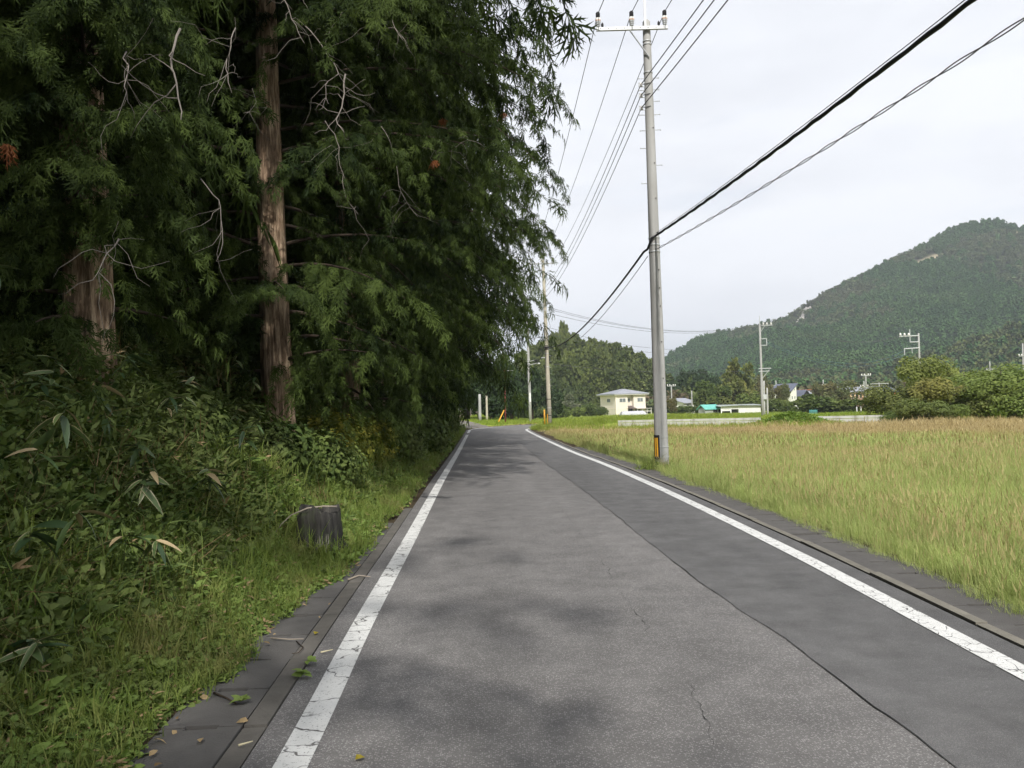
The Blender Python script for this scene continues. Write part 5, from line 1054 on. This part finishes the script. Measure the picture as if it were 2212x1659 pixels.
for i, px in enumerate((1075, 1100, 1125, 1150, 1175, 1200)):
    put(bu_g[i % 2], 'shrub', px, 880 - 4 * (i % 3), 902, 44, 200, 'low shrub in the hedge line along the foot of the wood', 'shrub', 'hedge shrubs at the wood foot')
for kit, nm, px, yt, yb, w_, Y_, lab in (
    (bu_y[0], 'shrub', 1224, 846, 893, 58, 236, 'pale grey-green bush left of the cream house'), (bu_y[1], 'shrub', 1250, 877, 894, 36, 226, 'low yellowish bush left of the cream house'), (bu_g[0], 'shrub', 1272, 866, 893, 42, 232, 'dark rounded bush just left of the cream house'), (bu_g[1], 'shrub', 1298, 876, 894, 26, 228, 'small bush at the left corner of the cream house'),
    (bk_d[0], 'broadleaf_tree', 1457, 813, 885, 56, 275, 'dark tree behind the near pole'), (bk_d[1], 'broadleaf_tree', 1485, 806, 885, 60, 280, 'dark rounded tree above the small white house'), (bk_g[0], 'broadleaf_tree', 1508, 815, 885, 46, 275, 'dark narrow tree right of the small white house'), (bk_d[0], 'broadleaf_tree', 1540, 800, 885, 56, 270, 'dark tree behind the turquoise shed'),
    (bk_o[0], 'broadleaf_tree', 1592, 780, 890, 84, 222, 'largest olive green tree behind the white garage'), (bk_g[1], 'broadleaf_tree', 1530, 828, 892, 66, 215, 'yellow-green tree behind the turquoise shed'), (bk_o[1], 'broadleaf_tree', 1562, 838, 892, 56, 214, 'lower tree left of the largest olive tree'), (bu_y[1], 'broadleaf_tree', 1632, 842, 890, 46, 214, 'brighter green tree left of the meadow pole'),
    (bk_b[0], 'broadleaf_tree', 1636, 815, 880, 56, 260, 'brownish tree behind the meadow pole'), (bk_b[1], 'broadleaf_tree', 1452, 862, 891, 20, 190, 'small orange-brown tree right of the near pole'), (bu_g[0], 'shrub', 1478, 872, 893, 40, 205, 'dark shrub before the small white house'), (bu_g[1], 'shrub', 1508, 872, 893, 36, 208, 'dark shrub left of the turquoise shed'),
    (bk_b[0], 'broadleaf_tree', 1663, 834, 887, 34, 205, 'brown tinged tree left of the tall white house'), (bk_b[1], 'broadleaf_tree', 1690, 834, 887, 30, 205, 'thin brownish tree before the tall white house'), (bu_g[0], 'shrub', 1678, 855, 889, 54, 195, 'dark shrub at the foot of the brown tinged trees'),
    (bu_g[1], 'shrub', 1768, 848, 894, 92, 160, 'left half of the large rounded bush in the meadow edge'), (bu_g[0], 'shrub', 1822, 856, 894, 84, 158, 'right half of the large rounded bush in the meadow edge'), (bk_b[0], 'broadleaf_tree', 1812, 826, 880, 64, 205, 'reddish brown tree behind the large rounded bush'), (bk_b[1], 'broadleaf_tree', 1775, 832, 875, 34, 215, 'faint brown tree before the dark roofed houses'),
    (bu_g[1], 'shrub', 1915, 858, 893, 60, 140, 'dark green shrub below the red house'), (bk_g[0], 'broadleaf_tree', 1720, 884, 892, 30, 120, 'tiny weed bush in the meadow')):
    put(kit, nm, px, yt, yb, w_, Y_, lab, 'tree' if 'tree' in nm else 'shrub', 'trees and shrubs across the meadow')
# right-hand thicket, nearer: finer leaves
sh = cluster_template(6, .035, .02, .03, 71, .7)
def nk(seed, shape, n, mat): return ftree(seed, shape, n, mat, .05, sheets=sh)
nr = [nk(401, 'bush', 2600, M_YLG), nk(402, 'bush', 2600, M_OLV), nk(403, 'bush', 2400, M_GRN), nk(404, 'round', 2400, leafmat('gold_green_leaf', (0.10, 0.13, 0.03), (0.29, 0.31, 0.10), None, .3, .6))]
for kk, px, yt, yb, w_, Y_, lab in ((1, 1958, 812, 908, 130, 60, 'olive green tree at the left end of the right-hand thicket'), (3, 2025, 756, 890, 140, 78, 'golden green tree top above the right-hand thicket'), (0, 2085, 790, 910, 170, 60, 'broad yellow-green tree in the middle of the right-hand thicket'), (1, 2035, 800, 908, 130, 57, 'dark olive tree in the thicket below the golden tree'), (0, 2165, 786, 912, 160, 56, 'yellow-green tree at the right of the thicket'), (1, 2225, 808, 912, 130, 58, 'olive tree cut by the right picture edge'), (2, 1990, 856, 914, 96, 50, 'green bush at the front of the thicket'), (0, 2048, 872, 915, 70, 49.5, 'darker green bush at the front of the thicket right of the first'), (2, 1935, 884, 908, 58, 56, 'low dark bush where the shorter low wall ends'), (0, 2290, 790, 914, 170, 57, 'yellow-green tree beyond the right picture edge'), (3, 2110, 790, 880, 110, 85, 'golden green tree behind the thicket'), (1, 2400, 800, 914, 170, 60, 'olive tree beyond the picture to the right'), (0, 2520, 795, 914, 170, 62, 'yellow-green tree farther beyond the picture to the right')):
    put(nr[kk], 'thicket_tree' if yt < 850 else 'shrub', px, yt, yb, w_, Y_, lab, 'tree' if yt < 850 else 'shrub', 'right-hand thicket')

# ------------------------------------------------------------------ mountain and foothill
RD = [at(px, py, Y_) for px, py, Y_ in ((1330, 800, 960), (1400, 785, 970), (1440, 768, 980), (1475, 747, 985), (1500, 732, 990), (1520, 722, 990), (1580, 710, 1000), (1640, 697, 1000), (1700, 682, 1000), (1740, 653, 1000), (1780, 628, 1000), (1830, 601, 1005), (1880, 583, 1010), (1920, 558, 1015), (1960, 543, 1020), (2000, 523, 1025), (2050, 493, 1030), (2100, 478, 1030), (2140, 473, 1030), (2175, 478, 1030), (2212, 491, 1030), (2300, 520, 1030))]
RD = np.array(RD); rx_ = np.r_[-250, 0, RD[:, 0], 900, 1400]; rz_ = np.r_[8, 25, RD[:, 2], 175, 150]; ry_ = np.r_[940, 950, RD[:, 1], 1030, 1030]
R2 = np.array([at(px, py, 560) for px, py in ((1300, 850), (1440, 838), (1550, 832), (1650, 828), (1750, 815), (1850, 794), (1950, 772), (2050, 742), (2130, 714), (2212, 688))]); fx_ = np.r_[-200, R2[:, 0], 500, 900]; fz_ = np.r_[0, R2[:, 2], 78, 90]
def mtn(x, y):
    zr = np.interp(x, rx_, rz_); yr = np.interp(x, rx_, ry_); s = np.clip((y - 470) / (yr - 470), 0, 1); z1 = (zr - 5) * (s ** 1.15) + vnoise(x, y, .018, 51) * 15 * s * (1 - s) * 3 + vnoise(x, y, .05, 52) * 5 * s * (1 - s) * 3
    z1 = np.where(y > yr, zr - 5 - (y - yr) * .35, z1)
    zf_ = np.interp(x, fx_, fz_) - 6; s2 = np.clip((y - 340) / 220, 0, 1); z2 = zf_ * (s2 ** 1.1) + vnoise(x, y, .04, 53) * 3 * s2; z2 = np.where(y > 560, zf_ - (y - 560) * .45, z2)
    return np.maximum(np.maximum(z1, z2), -9.0) - 3.0
mx_ = np.arange(-260, 1300, 14.0); my_ = np.r_[np.arange(330, 1060, 10.0), np.arange(1060, 1700, 60.0)]; MX, MY = np.meshgrid(mx_, my_); mz = mtn(MX.ravel(), MY.ravel()); nx = len(mx_)
clr = [at(2005, 549, 985), at(2205, 536, 985), at(2190, 492, 1015)]
ii = (np.arange(len(my_) - 1)[:, None] * nx + np.arange(nx - 1)[None]).ravel()
def inclr(x, y): return np.any([(np.abs(x - c[0]) < w1) & (np.abs(y - c[1]) < w2) for c, w1, w2 in zip(clr, (15, 14, 9), (14, 16, 8))], 0)
ct = inclr(MX.ravel(), MY.ravel()).astype(float)
t = NT('hill_floor'); c = t.mix(t.noise(.05, 4), (0.03, 0.038, 0.022), (0.06, 0.06, 0.035)); c = t.mix(t.attr('tint'), c, (.34, .29, .19)); t.bsdf(c, .95, None, .1)
hl = link(bpy.data.objects.new('mountain', np_mesh('mountain', np.stack([MX.ravel(), MY.ravel(), mz], 1), np.stack([ii, ii + 1, ii + 1 + nx, ii + nx], 1), t.m, True, ct))); tag(hl, 'wooded mountain and foothill rising beyond the village', kind='structure')
def mt_tree(seed, shape, mat):
    k = ftree(seed, shape, 84, mat, .22, 4); return template('hill_tree', k['crown'])
def hillmat(name, c1, c2, c3):
    t = NT(name); rn = t.n('ShaderNodeObjectInfo').outputs['Random']; col = t.mix(rn, c1, c2); col = t.mix(t.ramp(t.noise(.012, 4), [(.45, 0.0), (.6, .8)]), col, c3); col = t.mix(t.math('MULTIPLY', t.attr('tint'), .6), col, t.mix(1.0, col, (1.35, 1.35, 1.3), 'MULTIPLY')); t.bsdf(col, .8, None, .1); return t.m
H1 = hillmat('hill_conifer', (0.026, 0.066, 0.020), (0.050, 0.104, 0.030), (0.060, 0.108, 0.036)); H2 = hillmat('hill_broadleaf', (0.055, 0.085, 0.034), (0.11, 0.135, 0.062), (0.088, 0.100, 0.052)); H3 = hillmat('foothill_leaf', (0.045, 0.075, 0.026), (0.11, 0.13, 0.045), (0.075, 0.085, 0.035))
tp = [mt_tree(501, 'cone', H1), mt_tree(502, 'cone', H1), mt_tree(503, 'round', H2), mt_tree(504, 'round', H2), mt_tree(505, 'round', H3), mt_tree(506, 'round', H3)]
r = np.random.default_rng(5); X_, Y_ = np.meshgrid(np.arange(20, 1060, 5.2), np.arange(345, 1048, 6.4)); x = X_.ravel() + r.normal(0, 1.7, X_.size); y = Y_.ravel() + r.normal(0, 1.9, X_.size)
ok = (x / y < 1.02) & (x / y > .05) & ~inclr(x, y); 
rock = np.array([at(1738, 640, 994), at(1728, 662, 975), at(1712, 682, 965)]); 
for q in rock: ok &= np.hypot((x - q[0]) / 8, (y - q[1]) / 14) > 1
x, y = x[ok], y[ok]; yr = np.interp(x, rx_, ry_); foot = (mtn(x, y) < (np.interp(x, fx_, fz_) - 6) * 1.02 + 4) & (y < 600)
ridge = (yr - y < 75 + 30 * vnoise(x, y, .02, 61)) & (x < 430) & (x > 250); bl_ = (vnoise(x, y, .022, 62) > .42) | ridge | ((x > 505 + 30 * vnoise(x, y, .02, 63)) & (y > 800) & (y < 990))
q = r.random(len(x)); idx = np.where(foot, np.where(q < .3, r.integers(0, 2, len(x)), r.integers(4, 6, len(x))), np.where(bl_ & (q < .85), r.integers(2, 4, len(x)), r.integers(0, 2, len(x))))
sc = np.where(idx < 2, r.uniform(6.5, 13, len(x)), np.where(idx < 4, r.uniform(5, 11, len(x)), r.uniform(7, 11, len(x))))
z = mtn(x, y) - sc * .12
tag(scatter('mountain_forest', np.stack([x, y, z], 1), rnd_rot(len(x), .05, 21), sc, idx, tp), 'dense mixed forest cloaking the mountain and foothill', kind='stuff')
# woodland belt on the valley floor behind the houses
x, y = fan_pts(2000, 262, 400, 9, 54, 71); idx = np.where(RNG.random(len(x)) < .35, RNG.integers(2, 4, len(x)), RNG.integers(4, 6, len(x))); sc = RNG.uniform(4.5, 8.5, len(x)); z = np.maximum(ground_z(x, y), mtn(x, y)) - .5
tag(scatter('woodland_belt', np.stack([x, y, z], 1), rnd_rot(len(x), .05, 22), sc, idx, [mt_tree(601, 'round', H3)] * 2 + [mt_tree(603, 'round', hillmat('belt_brown', (.08, .065, .04), (.14, .11, .065), (.10, .10, .05))), mt_tree(604, 'round', H2), mt_tree(605, 'round', H3), mt_tree(606, 'bush', H3)]), 'belt of mixed trees behind the houses at the foot of the mountain', kind='stuff')
# bare rock
M_ROCK = plain('bare_rock', (.32, .30, .28), .9, var=.45, scale=.25, bump=.8, bscale=.8)
rk = empty('rock_outcrop', tuple(rock[0])); tag(rk, 'bare pale rock face on the mountain ridge', 'rock')
for k, q in enumerate(rock):
    r = np.random.default_rng(k + 40); n = 12; V = []; zc = float(mtn(np.array([q[0]]), np.array([q[1]]))[0])
    m = MB(); gxx, gyy = np.meshgrid(np.linspace(-9, 9, n), np.linspace(-14, 10, n)); pz_ = mtn(q[0] + gxx.ravel(), q[1] + gyy.ravel()) + 4 * np.exp(-(gxx.ravel() / 7) ** 2 - (gyy.ravel() / 9) ** 2) + r.normal(0, .9, n * n) - 1
    V = np.stack([q[0] + gxx.ravel() - rock[0][0], q[1] + gyy.ravel() - rock[0][1], pz_ - rock[0][2]], 1); j = (np.arange(n - 1)[:, None] * n + np.arange(n - 1)[None]).ravel()
    link(bpy.data.objects.new('rock_slab', np_mesh('rock_slab', V, np.stack([j, j + 1, j + 1 + n, j + n], 1), M_ROCK)), rk)
# ------------------------------------------------------------------ stump, twigs, dead branches
t = NT('old_stump_wood'); s1 = t.noise(1.0, 6, .65, stretch=(16, 16, 1.6)); c = t.ramp(s1, [(.32, (.018, .018, .017)), (.56, (.055, .052, .047)), (.78, (.13, .125, .11))]); c = t.mix(t.ramp(t.noise(5, 4), [(.5, 0.0), (.66, .7)]), c, (.055, .07, .03))
t.bsdf(c, .95, t.bump(s1, .9, .03), .1); M_STUMP = t.m
sp_ = gnd(690, 1206); sp_[2] = gz1(sp_[0], sp_[1]); st_ = empty('tree_stump', tuple(sp_)); tag(st_, 'dark weathered tree stump with a pale bare patch in the verge', 'stump')
n = 34; V = []; zs = [-.15, 0, .08, .18, .3, .42, .52, .545, .53]; rs = [.36, .31, .275, .258, .248, .24, .236, .22, .05]; r = np.random.default_rng(3)
for j, (z, rr) in enumerate(zip(zs, rs)):
    for k in range(n):
        a = 2 * PI * k / n; q = rr * (1 + .06 * math.sin(5 * a + 1) + .05 * math.sin(9 * a + z * 2) + .03 * math.sin(17 * a)) ; V.append((q * math.cos(a), q * math.sin(a), z + (.035 * math.sin(3 * a) + .025 * math.sin(7 * a) if j > 5 else 0) + (r.normal(0, .014) if j > 5 else 0)))
Fq = [(j * n + k, j * n + (k + 1) % n, (j + 1) * n + (k + 1) % n, (j + 1) * n + k) for j in range(8) for k in range(n)]; Fq.append(tuple(8 * n + k for k in range(n)))
m = MB(); m.v = V; m.f = Fq; m.build('trunk_base', M_STUMP, st_, True)
M_PALE = plain('pale_bare_wood', (.26, .24, .20), .9, var=.55, scale=16, bump=.6, bscale=50)
for k in range(7):                                   # splintered strips of bare wood low on the face
    m = MB(); a = math.radians(-80 + 5.4 * k); zt = .13 + .17 * abs(math.sin(k * 1.9 + .6)) + .05 * (k % 2); wv_ = math.radians(2.2)
    for z in (.0, zt * .5, zt * .85, zt):
        q = np.interp(z, zs, rs) * (1 + .06 * math.sin(5 * a + 1) + .05 * math.sin(9 * a + z * 2)) + .008 + .006 * math.sin(k * 3); ww_ = wv_ * (1 if z < zt * .8 else .55 if z < zt else .1)
        m.v += [(q * math.cos(a - ww_), q * math.sin(a - ww_), z), (q * math.cos(a + ww_), q * math.sin(a + ww_), z), ((q - .03) * math.cos(a), (q - .03) * math.sin(a), z)]
    m.f = [(j * 3, j * 3 + 1, j * 3 + 4, j * 3 + 3) for j in range(3)] + [(j * 3 + 1, j * 3 + 2, j * 3 + 5, j * 3 + 4) for j in range(3)] + [(j * 3 + 2, j * 3, j * 3 + 3, j * 3 + 5) for j in range(3)]; o = m.build('bare_wood_splinter', M_PALE, st_, True)
for k in range(5):                                   # root flare
    a = k * 1.26 + .4; m = MB().tube([(.2 * math.cos(a), .2 * math.sin(a), .16), (.3 * math.cos(a), .3 * math.sin(a), .05), (.44 * math.cos(a + .1), .44 * math.sin(a + .1), -.05)], [.07, .06, .03], 7); m.build('root', M_STUMP, st_, True)
# weeds round the foot of the near pole and the stump
x = np.r_[RNG.normal(3.79, .28, 110), RNG.normal(sp_[0] - .02, .36, 300)]; y = np.r_[RNG.normal(PY - .1, .25, 110), RNG.normal(sp_[1] - .22, .30, 300)]; keep = np.r_[np.hypot(x[:110] - 3.79, y[:110] - PY) > .17, np.hypot(x[110:] - sp_[0], y[110:] - sp_[1]) > .29] & (np.r_[x[:110] * 0 + 1, (x[110:] < lx(9.5) - .55) * 1.0] > 0); x, y = x[keep], y[keep]
tag(scatter('foot_weeds', np.stack([x, y, ground_z(x, y) + .02], 1), rnd_rot(len(x), .2, 13), RNG.uniform(.9, 1.8, len(x)), RNG.integers(0, 5, len(x)), wt), 'small weeds crowding the foot of the near pole and the stump', kind='stuff')
def stick(pts, rad, label, mat=M_TWIG, name='fallen_twig', cat='twig', group='fallen twigs'):
    p0 = np.array(pts[0], float); o = MB().tube([np.array(p) - p0 for p in pts], list(np.linspace(rad, rad * .5, len(pts))), 6).build(name, mat, None, True); o.location = tuple(p0); return tag(o, label, cat, group)
stick([sp_ + np.array(q) for q in ((.24, -.12, .585), (.1, -.17, .60), (-.08, -.2, .585), (-.25, -.24, .52), (-.36, -.26, .42), (-.42, -.26, .34))], .011, 'curved pale twig lying across the top of the stump')
def gp2(x, y, z=.02): return gnd(x, y, z)
M_STRAW = plain('pale_straw', (.62, .55, .36), .8)
stick([gp2(515, 1610), gp2(546, 1601)], .006, 'short straw-coloured stalk on the gutter slabs at the bottom', M_STRAW); stick([gp2(693, 1409), gp2(719, 1403)], .006, 'pale straw stalk lying beside the left edge line', M_STRAW)
stick([gp2(462, 1497), gp2(490, 1508), gp2(510, 1520)], .008, 'broken brown twig with green leaves on the gutter slab', M_TWIG_DK); stick([gp2(585, 1378), gp2(625, 1381), gp2(656, 1380)], .006, 'thin twig lying straight across a gutter slab', M_TWIG)
stick([gp2(640, 1385), gp2(655, 1398), gp2(645, 1410), gp2(630, 1412)], .005, 'thin twig curled on a gutter slab', M_TWIG_DK); stick([gp2(752, 1252), gp2(775, 1243), gp2(800, 1246)], .010, 'pale forked twig at the edge of the verge beyond the slabs', M_TWIG)
lt2 = np_mesh('leaf', *leaf_verts(.07, .05), M_BUSH2, False, np.full(6, .8))
for i, (x, y, lab) in enumerate(((518, 1524, 'leafy green sprig at the tip of the broken twig on the slab'), (655, 1465, 'green weed sprout growing in the slab joint beside the edge line'), (668, 1438, 'small green weed sprout higher up in the slab joint'))):
    p = gp2(x, y, .0); e_ = tag(empty('weed_sprout', tuple(p)), lab, 'weed', 'sprouts on the gutter'); rr_ = np.random.default_rng(i)
    for k in range(9):
        o = bpy.data.objects.new('leaf', lt2); link(o, e_); o.rotation_euler = (rr_.normal(0, .3), rr_.uniform(-.6, .1), k * .75 + rr_.normal(0, .2)); o.location = (0, 0, .02 + .02 * rr_.random()); s_ = rr_.uniform(.6, 1.1); o.scale = (s_, s_, s_)
yl = np_mesh('yellow_leaf', *leaf_verts(.05, .04, .3, .2), M_YEL, False, np.full(6, .9))
for x, y, lab in ((767, 1641, 'small yellow fallen leaf on the asphalt at the bottom'), (680, 1370, 'orange fallen leaf in the slab joint')):
    o = link(bpy.data.objects.new('fallen_leaf', yl)); o.location = tuple(gp2(x, y, .012)); o.rotation_euler = (.2, -.2, x); tag(o, lab, 'leaf')
# hanging dead branches in front of the crowns
M_DEAD = plain('pale_dead_branch', (.20, .18, .155), .9, .1, var=.3, scale=5)
r = np.random.default_rng(17)
def dead(pts, Y_, rad, k, label):
    P = [at(x, y, Y_ + dy) for (x, y), dy in zip(pts, np.linspace(0.5, -.1, len(pts)))]; P = resample(np.array(P), .12); P += np.cumsum(r.normal(0, .016, P.shape), 0); rad *= .55; k = k + 3
    p0 = P[0].copy(); e_ = empty('dead_branch', tuple(p0)); tag(e_, label, 'branch', 'dead branches hanging in the cypresses')
    MB().tube(list(P - p0), list(np.linspace(rad, rad * .4, len(P))), 6).build('limb', M_DEAD, e_, True)
    for q in range(k):
        i = int(len(P) * r.uniform(.25, .95)); d = nrm(r.normal(size=3) + np.array([0, -.2, -.5])); L = r.uniform(.25, .8); pts3 = [P[min(i, len(P) - 1)] - p0]
        for s in range(5): d = nrm(d + r.normal(0, .35, 3) + np.array([0, 0, -.1])); pts3.append(pts3[-1] + d * L / 5)
        MB().tube(pts3, list(np.linspace(rad * .45, rad * .15, 6)), 5).build('twig', M_DEAD, e_, True)
for pts, Y_, rad, k, lab in (
    ([(384, 60), (386, 130), (392, 180), (402, 275)], 6.6, .022, 1, 'thick pale dead branch hanging at the upper left'), ([(508, 60), (505, 110), (496, 160), (505, 215)], 7.2, .012, 5, 'crooked pale dead branch hanging above the sunlit trunk left side'), ([(250, 520), (232, 555), (205, 588)], 7.4, .016, 7, 'forked pale dead branch before the thickest trunk'), ([(430, 390), (465, 440), (478, 530), (455, 582)], 7.0, .010, 3, 'long thin dead twig hanging between the two trunks'),
    ([(265, 110), (268, 190), (262, 250)], 6.8, .012, 8, 'dead twig with many side shoots at the upper left'), ([(660, 60), (700, 130), (720, 170), (690, 220), (705, 260)], 10.5, .014, 8, 'tangled dead branch right of the sunlit trunk top'), ([(745, 160), (735, 220), (720, 260), (745, 290)], 10.5, .022, 6, 'stout bent dead branch beside the sunlit trunk'), ([(700, 260), (730, 300), (760, 420), (800, 470)], 10.5, .010, 6, 'thin dead twig drooping right of the sunlit trunk'),
    ([(900, 310), (960, 330), (1010, 300), (1050, 320)], 14, .016, 6, 'dead branch reaching right across the dark crowns'), ([(820, 270), (850, 330), (880, 430), (900, 460)], 13, .010, 5, 'thin pale dead twig trailing down the middle crowns'), ([(860, 0), (830, -10), (850, 60), (870, 100)], 12, .016, 4, 'pale dead branch at the top of the middle crowns'), ([(630, 20), (610, 0), (640, 60), (660, 90)], 10, .014, 5, 'dead branch at the top right of the sunlit trunk'), ([(545, 190), (560, 240), (530, 260)], 10.5, .009, 4, 'small dead twigs left of the sunlit trunk')):
    dead(pts, Y_, rad, k, lab)
# rusty dead sprays
for i, (x, y, Y_) in enumerate(((1087, 243, 16.5), (938, 345, 14), (957, 255, 15.5), (18, 310, 6.5))):
    p = at(x, y, Y_); e_ = tag(empty('dead_spray', tuple(p)), ('rust brown dead spray near the right edge of the crowns', 'rust brown dead spray in the middle crowns', 'small rust brown dead spray above the middle one', 'rust brown dead spray at the left picture edge')[i], 'foliage', 'rust brown dead sprays')
    for k in range(5):
        v, f_ = SPRAYS[k % 3]; o = link(bpy.data.objects.new('spray', np_mesh('spray', v * .2, f_, M_BROWNSPRAY, False, np.full(len(v), .2 * k))), e_); o.rotation_euler = (RNG.normal(0, .4), 1.1 + RNG.normal(0, .3), k * 1.3)

# ------------------------------------------------------------------ air
hz = MB().box((0, 2000, 122), (8400, 8400, 276)).build('haze', None); tag(hz, 'thin pale haze in the valley air', kind='stuff')
m_ = bpy.data.materials.new('haze'); m_.use_nodes = True; tn = m_.node_tree; tn.nodes.clear(); vo = tn.nodes.new('ShaderNodeVolumePrincipled'); ou = tn.nodes.new('ShaderNodeOutputMaterial')
vo.inputs['Color'].default_value = (.86, .92, 1.0, 1); vo.inputs['Density'].default_value = .00023; vo.inputs['Anisotropy'].default_value = .2; vo.inputs['Density Attribute'].default_value = ''; vo.inputs['Temperature Attribute'].default_value = ''; vo.inputs['Color Attribute'].default_value = ''
tn.links.new(vo.outputs[0], ou.inputs['Volume']); hz.data.materials.append(m_)
